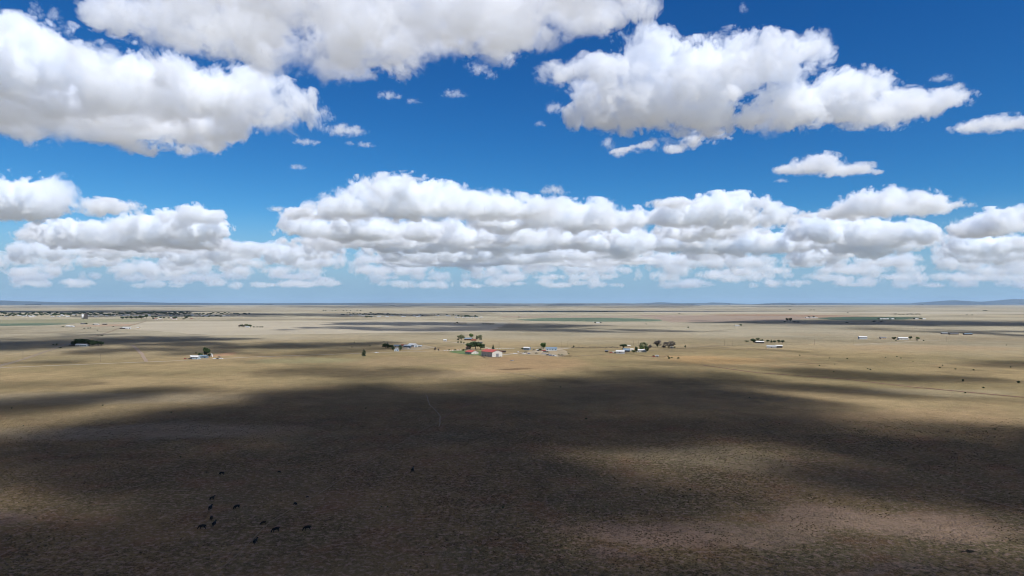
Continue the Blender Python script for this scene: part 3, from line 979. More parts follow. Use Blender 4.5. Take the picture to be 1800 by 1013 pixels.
def house(px, py, w, d, h, rise, deg, wall, roof, name, label, cat, windows=3, door=True, doormat=None, big_door=None, over=.5, group=None, flat=False):
    """Gabled building; local -y is the gable end that faces the viewer at deg 0, ridge along y."""
    o = empty(name, G(px, py), math.radians(deg), label, cat, group)
    wb = MB()
    hw, hd = w / 2, d / 2
    if flat:
        wb.box(-hw, hw, -hd, hd, -.2, h)
        wb.build('wall', wall, o)
        MB().box(-hw - over, hw + over, -hd - over, hd + over, h + .003, h + .3).build('roof', roof, o)
    else:
        vs = [(-hw, -hd, -.2), (hw, -hd, -.2), (hw, -hd, h), (0, -hd, h + rise), (-hw, -hd, h), (-hw, hd, -.2), (hw, hd, -.2), (hw, hd, h), (0, hd, h + rise), (-hw, hd, h)]
        wb.add(vs, [(0, 1, 2, 3, 4), (6, 5, 9, 8, 7), (1, 6, 7, 2), (5, 0, 4, 9)])
        wb.build('wall', wall, o)
        rb = MB()
        rb.add(*gable_roof(w, d, h + .02, rise, over, .18))
        rb.build('roof', roof, o)
    if big_door:
        bw, bh = big_door
        MB().box(-bw / 2, bw / 2, -hd - .12, -hd - .003, 0, bh).build('sliding_door', doormat or M_GREYROOF, o)
    elif door:
        MB().box(-hw * .25 - .5, -hw * .25 + .5, -hd - .08, -hd - .003, 0, 2.1).build('door', doormat or M_BROWNDOOR, o)
    for k in range(windows):
        y = -hd + d * (k + .5) / windows
        for sx_ in (-1, 1):
            x0 = sx_ * (hw + .003)
            x1 = sx_ * (hw + .07)
            MB().box(min(x0, x1), max(x0, x1), y - .7, y + .7, min(1.0, h * .35), min(2.2, h * .75)).build('window', M_GLASS, o)
    if windows and not big_door:
        MB().box(hw * .35, hw * .75, -hd - .07, -hd - .003, 1.0, 2.1).build('window', M_GLASS, o)
    return o


def far_house(px, py, w, d, h, deg, wall, roof, label, group, name='house'):
    """A building a pixel or three high: walls and roof in one mesh."""
    mb = MB()
    hw, hd = w / 2, d / 2
    mb.add([(-hw, -hd, -.2), (hw, -hd, -.2), (hw, -hd, h), (0, -hd, h * 1.4), (-hw, -hd, h), (-hw, hd, -.2), (hw, hd, -.2), (hw, hd, h), (0, hd, h * 1.4), (-hw, hd, h)],
           [(0, 1, 2, 3, 4), (6, 5, 9, 8, 7), (1, 6, 7, 2), (5, 0, 4, 9)])
    k = len(mb.f)
    mb.add(*gable_roof(w, d, h + .02, h * .4, .5, .2))
    o = mb.build(name, wall)
    o.data.materials.append(roof)
    for i, p in enumerate(o.data.polygons):
        p.material_index = 0 if i < k else 1
    o.location = G(px, py)
    o.rotation_euler = (0, 0, math.radians(deg))
    return tag(o, label, 'shed' if name == 'shed' else 'house', group)


# farm with the red roofed barn
house(864.5, 626.3, 17.5, 27, 7.0, 2.7, 37, M_OFFWHITE, M_RED, 'barn', 'big white barn with a red metal roof and wide sliding door', 'barn', windows=4, big_door=(5, 4.6), over=.7)
house(829.5, 622.0, 12.5, 17, 3.1, 2.2, 37, M_OFFWHITE, M_RED, 'farmhouse', 'white farmhouse with a low red roof left of the big barn', 'house', windows=3)
house(823, 614, 7, 9, 2.8, 2.6, 10, M_TANWALL, M_RED, 'cottage', 'small red roofed cottage against the dark trees behind the farmhouse', 'house', windows=2)
for x, y, h, w, k, lab in ((827, 614.5, 11, 15, 'dark', 'left part of the dark tree mass behind the red roofed farmhouse'), (836, 614, 13, 16, 'dark', 'tallest round dark tree behind the red roofed farmhouse'),
                           (845, 614.5, 10, 13, 'dark', 'right tree of the dark clump between farmhouse and barn roof'), (867, 614.5, 9, 6, 'conifer', 'small pointed conifer just behind the red barn roof'),
                           (811, 598, 9, 11, 'olive', 'pale olive tree at the left of the house with the grey blue roof'), (828.5, 594.5, 8, 6.5, 'green', 'green tree directly behind the house with the grey blue roof'),
                           (838, 596.5, 7.5, 4, 'conifer', 'dark slim conifer right of the house with the grey blue roof'), (843, 597.5, 8.5, 8, 'olive', 'round olive tree beside the slim conifer'),
                           (805, 598, 2.5, 3.5, 'shrub', 'low bush left of the pale olive tree'), (846.5, 597.5, 3, 4, 'shrub', 'low bush at the foot of the round olive tree'), (805, 603.5, 3.5, 2.6, 'shrub', 'left bush of three by the pale track'),
                           (810, 603.5, 4.2, 2.8, 'shrub', 'middle and tallest bush of three by the pale track'), (815.3, 604.5, 3, 2.2, 'shrub', 'right bush of three by the pale track'),
                           (765, 617.5, 7, 4, 'bare', 'thin leafless tree alone beside the gravel road'), (771, 617.5, 4.5, 3, 'bare', 'short leafless sapling beside the thin leafless tree'),
                           (790, 616, 2.5, 3, 'shrub', 'leftmost clipped bush along the lawn edge'), (800, 616, 2.6, 3, 'shrub', 'clipped bush midway along the lawn edge'), (815, 616.4, 2.8, 3.4, 'shrub', 'bush at the lawn edge nearest the farmhouse'),
                           (640, 626.3, 13.5, 9.5, 'conifer', 'lone dark conifer standing in front of the gravel road')):
    tree(x, y, h, w, k, lab)
house(823.5, 598.2, 11, 15, 3, 2, 80, M_BROWNDOOR, M_BLUEGREY, 'farmhouse', 'low house with a grey blue roof between olive trees behind the farm', 'house', windows=3)
house(833, 599, 6, 10, 2.4, 1, 85, M_REDBROWN, M_REDBROWN, 'shed', 'low rust red shed right of the grey blue roofed house', 'shed', windows=0)
house(782.5, 600, 4, 6, 2.5, 1.2, 80, M_WHITE, M_WHITE, 'shed', 'tiny white shed alone at the start of the pale track', 'shed', windows=0)
house(842, 604, 6, 13, 2.4, .8, 84, M_DARKWALL, M_GREYROOF, 'shed', 'long dark shed with a grey roof behind the tree mass', 'shed', windows=2)
house(884, 619.5, 6, 9, 2.2, .5, 88, M_DARKWALL, M_DARKWALL, 'shed', 'low dark shed right beside the big white barn', 'shed', windows=0)

# roadside house on the left
house(345, 631, 7.5, 11, 2.9, 1.7, 82, M_PALEBLUE, M_WHITE, 'roadside_house', 'pale blue house with a white roof beside the gravel road', 'house', windows=3)
house(359.5, 629.5, 6, 10, 2.8, 1.5, 84, M_BLUEGREY, M_BLUEGREY, 'roadside_house', 'dark blue grey house half hidden under the tall dark tree', 'house', windows=2)
house(373, 627.2, 3, 3, 3.6, .8, 40, M_WHITE, M_WHITE, 'tank_house', 'narrow white hut at the right foot of the tall dark tree', 'hut', windows=0)
tree(364, 629.5, 19, 11, 'column', 'tall dense dark tree above the roadside house')
tree(353, 628.5, 7.5, 7, 'dark', 'lower dark tree left of the tall dense one by the roadside house')
tree(369, 629, 7, 5, 'dark', 'small dark tree right of the tall dense one by the roadside house')
tree(345.5, 622, 2.6, 3, 'shrub', 'bush behind the pale blue roadside house')

# farm with pale blue barns
for x, y, h, w, k, lab in ((678, 612.5, 8, 11, 'dark', 'broad dark tree at the left end of the pale blue farm'), (682, 612, 11, 4.5, 'conifer', 'dark spire rising out of the broad dark tree'), (686.5, 612.5, 6, 6, 'dark', 'small dark tree right of the dark spire'),
                           (690.5, 613, 8, 5.5, 'conifer', 'pointed dark tree beside the pale blue farmhouse'), (691.8, 617.3, 8, 4.5, 'column', 'upright dark tree at the left front corner of the pale blue farmhouse'),
                           (704.3, 617, 9.5, 5, 'column', 'upright dark tree at the right front corner of the pale blue farmhouse')):
    tree(x, y, h, w, k, lab)
house(697.5, 617.2, 6.5, 8, 3, 1.6, 6, M_PALEBLUE, M_GALV, 'farmhouse', 'small pale blue farmhouse between two upright dark trees', 'house', windows=2)
house(699, 611, 7, 11, 3, 1.8, 80, M_OFFWHITE, M_BLUEGREY, 'farmhouse', 'house with a slate blue roof behind the pale blue farmhouse', 'house', windows=2)
house(710, 610, 6, 9, 2.8, 1.5, 78, M_OFFWHITE, M_REDBROWN, 'farmhouse', 'white house with a brown roof between the slate roof and the white barn', 'house', windows=2)
house(726, 610.3, 10.5, 14, 4.2, 2.2, 58, M_WHITE, M_WHITE, 'barn', 'bright white metal barn at the right of the pale blue farm', 'barn', windows=0, big_door=(3.5, 3.2), doormat=M_BLUEGREY)
house(718, 610.5, 8, 14, 3, 1.2, 66, M_BLUEGREY, M_PALEBLUE, 'shed', 'long blue grey lean shed joined to the bright white barn', 'shed', windows=0)
house(738, 610, 4, 8, 2.3, .8, 78, M_OFFWHITE, M_GALV, 'shed', 'low pale shed at the far right of the pale blue farm', 'shed', windows=1)

# yard full of vehicles
house(926.5, 615.5, 7, 10, 3.6, 1.4, 64, M_BLUEGREY, M_WHITE, 'shed', 'open shed with a gleaming white roof behind the vehicle yard', 'shed', windows=0, big_door=(4, 2.8))
house(969, 616.0, 8, 17.5, 3.2, 2, 88, M_PALEBLUE, M_BLUEGREY, 'long_house', 'long house with a dark blue roof right of the round green tree', 'house', windows=4)
tree(955, 613.5, 10.5, 9.5, 'green', 'round bright green tree beside the long blue roofed house')
tree(1008, 611.5, 4, 2.6, 'shrub', 'single dark bush at the left end of the brush fence')
tree(918, 614.5, 3, 4, 'shrub', 'bush left of the gleaming white shed roof')
tree(950, 616.5, 4, 5, 'shrub', 'dark bush among the parked vehicles under the round green tree')

# farm right of centre
for x, y, h, w, k, lab in ((1096, 612, 6.5, 12, 'dark', 'wide low dark tree at the back of the right hand farm'), (1096.5, 617.5, 6, 5, 'dark', 'small dark tree between the bright shed and the slate roof'),
                           (1130.5, 615, 13, 13, 'olive', 'large pale green tree over the long white house'), (1127.5, 615.5, 6, 8, 'green', 'bright green bushy tree under the large pale green one'), (1118, 619.5, 9.5, 5, 'column', 'upright dark tree left of the long white house'),
                           (1136, 619.5, 10, 6.5, 'dark', 'dark tree at the right end of the long white house'), (1142, 614, 7.5, 7, 'bare', 'grey tree right behind the dark tree of the long white house'), (1156, 610.5, 12, 13, 'bare', 'airy grey green tree with an open crown'),
                           (1175.5, 612, 11.5, 20, 'bare', 'wide grey domed tree at the right of the farm'), (1113, 621, 5, 6, 'dark', 'dark bush in front of the slate roofed house'), (1155.5, 610.5, 5, 3.5, 'dark', 'small dark bush under the airy grey green tree'),
                           (1204, 612.5, 5.5, 2.5, 'column', 'thin dark tree alone right of the grey domed tree'), (1185, 612, 3, 4, 'shrub', 'dark bush at the right foot of the grey domed tree'), (1166, 612, 4.5, 7, 'bare', 'low grey thicket left of the grey domed tree')):
    tree(x, y, h, w, k, lab)
house(1090, 621.3, 9, 12, 3.2, 1.6, 72, M_GALV, M_WHITE, 'shed', 'bright metal shed with a white roof in the right hand farm', 'shed', windows=1)
house(1101, 618.8, 8, 10, 3, 2.4, 80, M_DARKWALL, M_BLUEGREY, 'farmhouse', 'house with a slate roof between two dark trees of the right hand farm', 'house', windows=2)
house(1127.5, 618.8, 8, 15, 2.9, 1.3, 84, M_OFFWHITE, M_WHITE, 'long_house', 'long white house under the large pale green tree', 'house', windows=3)
house(1109, 617, 6, 7, 2.6, 1.2, 84, M_OFFWHITE, M_OFFWHITE, 'shed', 'cream shed behind the slate roofed house', 'shed', windows=0)
house(1066, 619.2, 4, 4.5, 2.6, .6, 75, M_DARKWALL, M_GREYROOF, 'shed', 'small dark green hut at the left end of the right hand farm', 'hut', windows=0)
house(1104.5, 610, 4.5, 6, 2.3, 1, 80, M_TANWALL, M_OFFWHITE, 'shed', 'cream hut right of the wide low dark tree', 'hut', windows=0)
house(1180.5, 612.3, 3.5, 4.5, 2.2, .7, 70, M_OFFWHITE, M_OFFWHITE, 'shed', 'white hut under the grey domed tree', 'hut', windows=0)
house(1154.5, 627.6, 2.6, 4, 2.3, .4, 70, M_OFFWHITE, M_GALV, 'stock_trailer', 'small white trailer among the corral rails', 'trailer', windows=1)

# farm far right of centre
house(1334, 603.3, 8, 16, 2.8, 1.2, 86, M_DARKWALL, M_WHITE, 'long_house', 'long low house with a white roof in the far right farm', 'house', windows=3)
house(1355.5, 612, 7, 15, 3, 1.4, 70, M_OFFWHITE, M_GALV, 'barn', 'silvery barn in front of the far right farm', 'barn', windows=1, big_door=(3, 2.6))
house(1368.5, 611.3, 7, 10, 3.2, 1.4, 76, M_DARKWALL, M_WHITE, 'barn', 'dark sided barn with a white roof right of the silvery barn', 'barn', windows=0, big_door=(3, 2.6))
for x, y, h, w, k, lab in ((1323.5, 603.3, 7, 9, 'dark', 'largest dark tree left of the long white roofed house'), (1331.5, 600.5, 6, 6, 'olive', 'grey green tree behind the long white roofed house'), (1338, 601.5, 4.5, 6, 'dark', 'dark tree at the back right of the long white roofed house'),
                           (1312, 601.8, 3, 7, 'dark', 'low dark hedge left of the largest dark tree in the far right farm'), (1349, 602.3, 4.5, 5, 'dark', 'leftmost dark tree of the row right of the white roofed house'), (1355, 602.5, 6, 4, 'conifer', 'pointed conifer in the dark row of the far right farm'),
                           (1361, 603.3, 4.5, 5.5, 'dark', 'third dark tree of the row in the far right farm'), (1368, 603, 5, 5, 'dark', 'fourth dark tree of the row in the far right farm'), (1375, 603.5, 5, 6, 'dark', 'rightmost dark tree of the row in the far right farm')):
    tree(x, y, h, w, k, lab)
house(1515.5, 596.3, 10, 15.5, 4.4, 1.6, 78, M_GALV, M_WHITE, 'barn', 'grey white metal barn standing apart on the right', 'barn', windows=0, big_door=(4, 3.4), doormat=M_DARKWALL)
house(1551, 595.8, 8, 11, 2.8, 1.2, 82, M_TANWALL, M_GREYROOF, 'shed', 'small grey shed right of the grey white barn', 'shed', windows=1)
house(1586, 597.3, 9, 18, 3.4, 1.8, 80, M_OFFWHITE, M_WHITE, 'barn', 'long white barn between two dark trees on the right', 'barn', windows=2, big_door=(4, 3))
for x, y, h, w, k, lab in ((1570.5, 597.5, 4.6, 6.5, 'dark', 'dark tree at the left end of the long white barn'), (1599.5, 597.5, 5.8, 5, 'dark', 'dark tree at the right end of the long white barn'), (1612, 597, 4.5, 5, 'green', 'green tree right of the long white barn and its dark tree'),
                           (1610.5, 598.8, 2, 3, 'shrub', 'bush in front of the green tree by the long white barn'), (1623, 599.5, 2, 2.4, 'shrub', 'bush on the pale lane beyond the long white barn'), (1573.5, 599.5, 1.6, 2.5, 'shrub', 'bush in front of the left dark tree of the long white barn')):
    tree(x, y, h, w, k, lab)
far_house(1659, 587.6, 7, 14, 2.6, 85, M_DARKWALL, M_GALV, 'leftmost of three low sheds in the shade on the far right', None, 'shed')
far_house(1675, 588.2, 8, 20, 2.8, 86, M_DARKWALL, M_GREYROOF, 'middle and longest of three low sheds in the shade on the far right', None, 'shed')
far_house(1700, 588.7, 8, 18, 2.8, 88, M_DARKWALL, M_BLUEGREY, 'rightmost of three low sheds in the shade on the far right', None, 'shed')

# tree clump with a white house on the left
for x, y, h, w, k, lab in ((132, 608, 8, 11, 'dark', 'left tree of the big dark clump over the white house'), (141, 608, 12, 16, 'dark', 'tallest tree of the big dark clump over the white house'), (150, 608, 11, 14, 'dark', 'second tallest tree of the big dark clump over the white house'),
                           (158, 608.5, 10.5, 13, 'dark', 'tree in the right half of the big dark clump'), (164.5, 608.8, 8.5, 9, 'dark', 'right end tree of the big dark clump'), (174, 608, 8, 9, 'dark', 'dark tree standing right of the big clump'), (179.5, 607.8, 6.5, 7, 'dark', 'small dark tree right of the standing one'),
                           (101, 607, 3, 3.4, 'shrub', 'dark bush left of the big dark clump'), (95, 606.5, 1.8, 3, 'shrub', 'lower dark bush at the far left of the big dark clump'), (107.5, 612.2, 2.2, 4, 'shrub', 'flat dark bush on the dirt road left of the big clump')):
    tree(x, y, h, w, k, lab)
house(140, 608.6, 7, 9, 2.8, 1.4, 78, M_OFFWHITE, M_GALV, 'farmhouse', 'pale house in the shade below the big dark tree clump', 'house', windows=2)
house(149.5, 608.8, 7, 12, 2.7, 1.4, 84, M_PALEBLUE, M_GALV, 'farmhouse', 'longer blue white house right beside the pale house under the dark clump', 'house', windows=3)
house(128, 607.4, 4, 8, 2.2, .8, 84, M_DARKWALL, M_GALV, 'shed', 'low shed with a light roof at the left edge of the dark clump', 'shed', windows=0)
house(223.5, 578.2, 12, 20, 4, 1.8, 76, M_WHITE, M_WHITE, 'barn', 'white barn alone on pale stubble at the left', 'barn', windows=0, big_door=(4, 3))
far_house(217, 578.3, 8, 16, 2.6, 84, M_DARKWALL, M_GREYROOF, 'dark shed touching the left of the lone white barn', None, 'shed')
# farm in the middle distance at x 432
for i, (x, h, w, k) in enumerate(((422, 5, 5, 'bare'), (425.5, 5, 4, 'dark'), (429, 4.5, 5, 'bare'), (433.5, 5.8, 6, 'olive'), (438.5, 4.8, 6, 'dark'), (441, 4, 4, 'dark'))):
    tree(x, 575.8, h, w, k, ('leftmost thin grey tree of the lone farm on the pale stubble', 'slim dark tree second from left at the lone stubble farm', 'grey tree left of the middle at the lone stubble farm', 'tallest grey olive tree of the lone stubble farm',
                             'widest dark tree of the lone stubble farm', 'rightmost dark tree of the lone stubble farm')[i])
far_house(436, 576, 8, 12, 3, 80, M_OFFWHITE, M_GALV, 'pale house half hidden in the trees of the lone stubble farm', None)
for i, x in enumerate((447, 453, 457, 462)):
    tree(x, 575.8, 1.9, 3.4, 'shrub', ('first bush right of the trees at the lone stubble farm', 'second bush right of the trees at the lone stubble farm', 'third bush in the line at the lone stubble farm', 'last bush in the line at the lone stubble farm')[i])

# two big trees in the shade and small places around
tree(1383.2, 565.2, 5.6, 4.4, 'dark', 'left one of two tall dark trees on the shaded strip far right', None, False)
tree(1389, 565.5, 6, 5, 'dark', 'right one of two tall dark trees on the shaded strip far right', None, False)
for i, (x, y, w) in enumerate(((1379, 567, 4), (1396, 567.2, 6), (1402.5, 567.5, 5), (1535, 566.3, 6), (1549, 566, 5), (1488, 568.2, 5))):
    tree(x, y, 2, w, 'dark', ('low dark thicket under the left tall tree on the shaded strip', 'low dark thicket right of the two tall trees', 'far end of the low thicket right of the two tall trees', 'left dark clump on the edge of the long far right shadow',
                              'right dark clump on the edge of the long far right shadow', 'flat dark clump left of the long far right shadow')[i], None, False)
tree(1301.5, 573.4, 3.2, 4, 'dark', 'dark tree at the right of the tiny white house on bare grass', None, False)
far_house(1295, 573.6, 8, 14, 2.8, 84, M_OFFWHITE, M_WHITE, 'tiny white house with one dark tree on bare grass', None)
tree(1209, 577, 3, 2, 'shrub', 'single small bush far out left of the tiny white house', None, False)
far_house(1051, 568.6, 9, 18, 3, 86, M_OFFWHITE, M_WHITE, 'white house between two dark trees below the green field', None)
tree(1046, 568.8, 2.8, 2.6, 'dark', 'left dark tree flanking the white house below the green field', None, False)
tree(1055.7, 568.8, 2.6, 2.6, 'dark', 'right dark tree flanking the white house below the green field', None, False)
tree(1135.5, 571, 1.8, 3, 'dark', 'little dark tree right of the house below the green field', None, False)
tree(804, 569.3, 3, 3, 'dark', 'small tree topping the left hedge on the central shadow', None, False)
for i, (x, w) in enumerate(((800, 5), (807, 6), (813, 6), (818, 5), (850, 6), (856, 7), (862, 6), (867, 5))):
    tree(x, 570.5, 1.6, w, 'dark', ('left' if i < 4 else 'right') + ' hedge bush along the central far shadow', ('left' if i < 4 else 'right') + ' hedge on the central far shadow', False)
# cottages around x 100-200, y 570
for i, (x, y, w, d, wall, roof, lab) in enumerate(((120.5, 574.5, 8, 12, M_OFFWHITE, M_WHITE, 'white hut left in the scattered homestead on pink soil'), (127, 574.8, 9, 14, M_WHITE, M_WHITE, 'brightest white house of the homestead on pink soil'), (147, 570, 8, 16, M_DARKWALL, M_GREYROOF, 'dark house at the top of the homestead on pink soil'),
                                                   (170, 571.3, 9, 18, M_OFFWHITE, M_WHITE, 'long white house at the right of the homestead on pink soil'), (185, 571, 7, 14, M_DARKWALL, M_GREYROOF, 'dark shed at the right end of the homestead on pink soil'), (244, 577.8, 6, 8, M_TANWALL, M_OFFWHITE, 'tiny cream hut right of the lone white barn'))):
    far_house(x, y, w, d, 2.8, 82, wall, roof, lab, None)
for i, (x, y, h, w) in enumerate(((152.5, 570, 2.4, 3), (165, 571.6, 1.8, 3), (112, 575.3, 1.5, 4), (149, 577.8, 1.4, 4), (155, 577.6, 1.6, 4), (159.5, 577.4, 1.6, 3), (172, 581.3, 1.6, 2.5), (200, 575.3, 1.6, 2), (173.5, 590, 1.2, 3), (181, 590.3, 1.1, 5))):
    tree(x, y, h, w, 'shrub', ('bush beside the dark house of the pink soil homestead', 'bush left of the long white house on pink soil', 'bush left of the white hut on pink soil', 'left bush of a short row below the pink soil homestead', 'middle bush of a short row below the pink soil homestead',
                               'right bush of a short row below the pink soil homestead', 'lone bush on the dirt road below the pink soil homestead', 'lone bush left of the white barn on stubble', 'dark bush in the shade beside the dirt road', 'flat dark bush right beside the one at the dirt road')[i], None, False)

# the far town: elevator, trees and houses
el = empty('grain_elevator', G(150, 560.6), math.radians(15), 'tall grain elevator with a white silo and dark headhouse in the far town', 'grain elevator')
sb = MB()
for k in range(2):
    sb.tube((-11 + k * 8.5, 0, -.3), (-11 + k * 8.5, 0, 21), 4.2, 4.2, 20)
sb.build('silo', M_WHITE, el, True)
MB().box(-2, 10, -6, 6, -.3, 23).box(0, 8, -4, 4, 23, 28).build('headhouse', M_DARKWALL, el)
MB().box(-15, -2, -1, 1, 21.003, 23).build('conveyor', M_GALV, el)
tr = random.Random(21)
MASS = []
for band, (x0, x1, y0, y1, n, hh) in enumerate(((-10, 70, 551.6, 556.5, 34, (2.2, 3.6)), (70, 200, 551, 556, 64, (2.0, 3.2)), (200, 330, 550.5, 554.5, 70, (2.0, 3.4)), (330, 440, 551, 554, 32, (1.6, 2.6)), (560, 640, 546.5, 547.5, 9, (1.2, 1.8)), (600, 700, 551, 554.8, 26, (1.4, 2.2)), (700, 840, 553.5, 556, 14, (1.2, 2.0)))):
    for i in range(n):
        x = x0 + (x1 - x0) * (i + tr.random()) / n
        h = tr.uniform(*hh)
        y, w = tr.uniform(y0, y1), h * tr.uniform(1.1, 2.0)
        if i % 2 and band < 6:
            MASS.append((x, y, h, w))
            continue
        tree(x, y, h, w, 'dark', ('dark tree of the far town on the left' if band < 4 else 'dark tree in the scattered far settlement left of centre'), ('trees of the far town' if band < 4 else 'trees of the far settlement'), False)
mv, mf = [], []
for x, y, h, w in MASS:
    me_w = proto('dark', tr.randrange(3))[2]
    b, k0, t0 = G(x, y), len(mv), tr.uniform(0, 6.28)
    s = b.y / F
    for v in me_w.vertices:
        c = v.co
        mv.append((b.x + (c.x * math.cos(t0) - c.y * math.sin(t0)) * w * s * 1.25, b.y + (c.x * math.sin(t0) + c.y * math.cos(t0)) * w * s * 1.25, c.z * h * s * 1.08))
    mf += [tuple(i + k0 for i in p.vertices) for p in me_w.polygons]
tag(mesh_obj('treeline', mv, mf, L_DARK), 'dark mass of trees in and behind the far town', None, None, 'stuff')
for i in range(70):
    x = tr.choice((tr.uniform(0, 200), tr.uniform(200, 420), tr.uniform(0, 420)))
    far_house(x, tr.uniform(553.8, 557.8) if x < 200 else tr.uniform(554.3, 556), tr.uniform(8, 12), tr.uniform(12, 22), tr.uniform(2.8, 4), tr.uniform(60, 120), tr.choice((M_OFFWHITE, M_WHITE, M_TANWALL)), tr.choice((M_WHITE, M_GALV, M_GREYROOF, M_OFFWHITE)),
              'small pale house of the far town on the left', 'houses of the far town')
for i in range(16):
    x = tr.uniform(610, 840)
    far_house(x, tr.uniform(554.5, 557.5), tr.uniform(8, 12), tr.uniform(12, 24), 3.2, tr.uniform(70, 110), tr.choice((M_OFFWHITE, M_WHITE)), tr.choice((M_WHITE, M_GALV)), 'small pale house of the far settlement left of centre', 'houses of the far settlement')
TL = ('first', 'second', 'third', 'fourth', 'fifth', 'last')
for i, (x, y, h, w) in enumerate(((215.5, 561.5, 4.5, 6), (223.5, 561.2, 4.5, 6), (232, 561, 4.3, 7), (240, 561, 4.4, 7), (249, 561, 5.4, 8), (258, 560, 6.5, 5))):
    tree(x, y, h, w, 'dark', TL[i] + ' round tree from the left in the row leading to the lane end', None, False)
for i in range(12):
    tree(tr.uniform(268, 330), tr.uniform(558.8, 562), tr.uniform(1.8, 3.6), tr.uniform(2.5, 5), 'dark', 'dark tree of the hamlet right of the tree row', 'trees of the hamlet', False)
for i in range(10):
    far_house(tr.uniform(268, 340), tr.uniform(559.5, 562.5), 8, tr.uniform(10, 18), 3, tr.uniform(70, 110), tr.choice((M_OFFWHITE, M_WHITE, M_TANWALL)), tr.choice((M_WHITE, M_GALV, M_REDBROWN)), 'pale house of the hamlet right of the tree row', 'houses of the hamlet')
for i in range(14):
    tree(tr.choice((tr.uniform(318, 336), tr.uniform(354, 395))), tr.uniform(556.2, 557.6), tr.uniform(1.4, 2.2), tr.uniform(3, 6), 'dark', 'dark tree on the pale strip right of the far town', 'trees on the pale strip', False)
for i in range(18):
    tree(tr.uniform(803, 843), tr.uniform(557.2, 558.6), tr.uniform(2.0, 3.4), tr.uniform(3, 5), 'dark', 'dark tree of the central far farmstead', 'trees of the central far farmstead', False)
for i, x in enumerate((802, 806, 815, 822, 830, 838, 846)):
    far_house(x, 558.6, 9, 16, 3, tr.uniform(75, 100), M_OFFWHITE, tr.choice((M_WHITE, M_GALV)), 'pale shed of the central far farmstead', 'sheds of the central far farmstead', 'shed')
for i in range(7):
    tree(tr.uniform(640, 660), 558.3, 2.2, 4, 'dark', 'dark bush in the short row left of the central far farmstead', 'short far row of bushes', False)
for i in range(8):
    tree(1040 + 3.7 * i + tr.uniform(-1, 1), 548.2, 1.5, 4, 'dark', 'dark tree of the thin far row above the green field', 'thin far tree row', False)
for i in range(8):
    tree(1575 + 6 * i + tr.uniform(-2, 2), 553.3, tr.uniform(1, 1.8), 5, 'dark', 'dark tree of the far row above the right fields', 'far row above the right fields', False)
for i, (x, y) in enumerate(((1544, 561), (1551, 561), (1556, 560.8), (1572, 561.3), (1606, 561.5), (1614, 561.3), (1619, 561.5), (1430, 558), (1422, 558.6))):
    tree(x, y, 2.2, 3.6, 'dark', 'dark tree of the far right farmstead by the dark green field', 'trees of the farmstead by the dark green field', False)
for i, x in enumerate((1548, 1553, 1558, 1568, 1610, 1623, 1418, 1426, 1433)):
    far_house(x, 561.4 if x > 1500 else 558.9, 9, 18, 3, tr.uniform(70, 110), M_OFFWHITE, M_WHITE, 'white shed of the far right farmstead by the dark green field', 'sheds of the farmstead by the dark green field', 'shed')
for i, (x, y) in enumerate(((1699, 554.7), (1708, 554.7), (1729, 547.3), (1733, 547.3), (1388, 545.6), (1425, 546), (1431, 546), (1490, 551), (1194, 551.8), (912, 558.4), (933, 547.8))):
    tree(x, y, 1.4, 3.4, 'dark', 'tiny dark tree alone near the far horizon', 'lone trees near the far horizon', False)

# dots of shrubs over the plain on the right
for i, (x, y, s) in enumerate(((1404.5, 625.3, 2), (1457, 630, 1.7), (1488, 631.2, 2), (1439, 643.5, 2), (1466, 641, 1.6), (1464.5, 654.5, 2), (1575, 627.8, 2.2), (1582, 630.3, 2), (1603, 636.5, 1.4), (1524, 648.8, 1.8), (1528.5, 650.6, 2.6), (1655, 643, 2), (1650, 647.2, 2.4), (1677.5, 649.6, 2.4), (1709.5, 651.5, 2.6),
                               (1768, 607.5, 1.8), (1774, 646.2, 2.2), (1726, 682.3, 3), (1694, 691, 2.6), (1255, 742.5, 2), (1368, 745, 2), (1316, 699, 1.8), (1030, 737, 3), (1500, 753, 1.8), (1745, 755, 2.5), (1730, 758, 2), (985, 681, 2), (644, 718, 2.2), (669, 764, 2.4), (1211, 860, 3.4), (885, 891, 3.2), (672, 889, 2.2), (668, 894, 2.2), (683, 889, 2), (650, 812, 1.6),
                               (863, 817, 1.8), (24, 718, 2.4), (183, 713, 2.2), (303, 725, 2), (320, 803, 2.4), (45, 748, 2), (623, 602.5, 1.8), (619, 611, 2), (651, 609, 2), (675, 601, 1.4), (640.5, 679, 1.4))):
    tree(x, y, s, s * 1.15, 'shrub', 'small dark shrub dotting the dry grassland', 'shrubs dotted over the grassland', False)
tree(1691, 670.8, 4.6, 3.8, 'shrub', 'larger pointed dark shrub out on the right hand grass', None, True)
tree(1787, 673.2, 4.4, 4.6, 'shrub', 'larger round dark shrub near the right edge of the picture', None, True)
for i, (x, y, s) in enumerate(((1555, 629, 1.5), (1000, 622.5, 1.6), (982, 623.8, 1.6), (988, 624, 1.6), (1148, 626.5, 2), (1176, 631, 3.2), (1191.5, 630.5, 2.6), (1173.5, 627.5, 2.2), (1180.5, 629.5, 2))):
    tree(x, y, s, s * 1.5, 'shrub', 'rusty brown scrub on the bare soil by the corrals' if i > 3 else 'dark scrub along the vehicle yard', 'scrub by the corrals' if i > 3 else 'scrub by the vehicle yard', False)


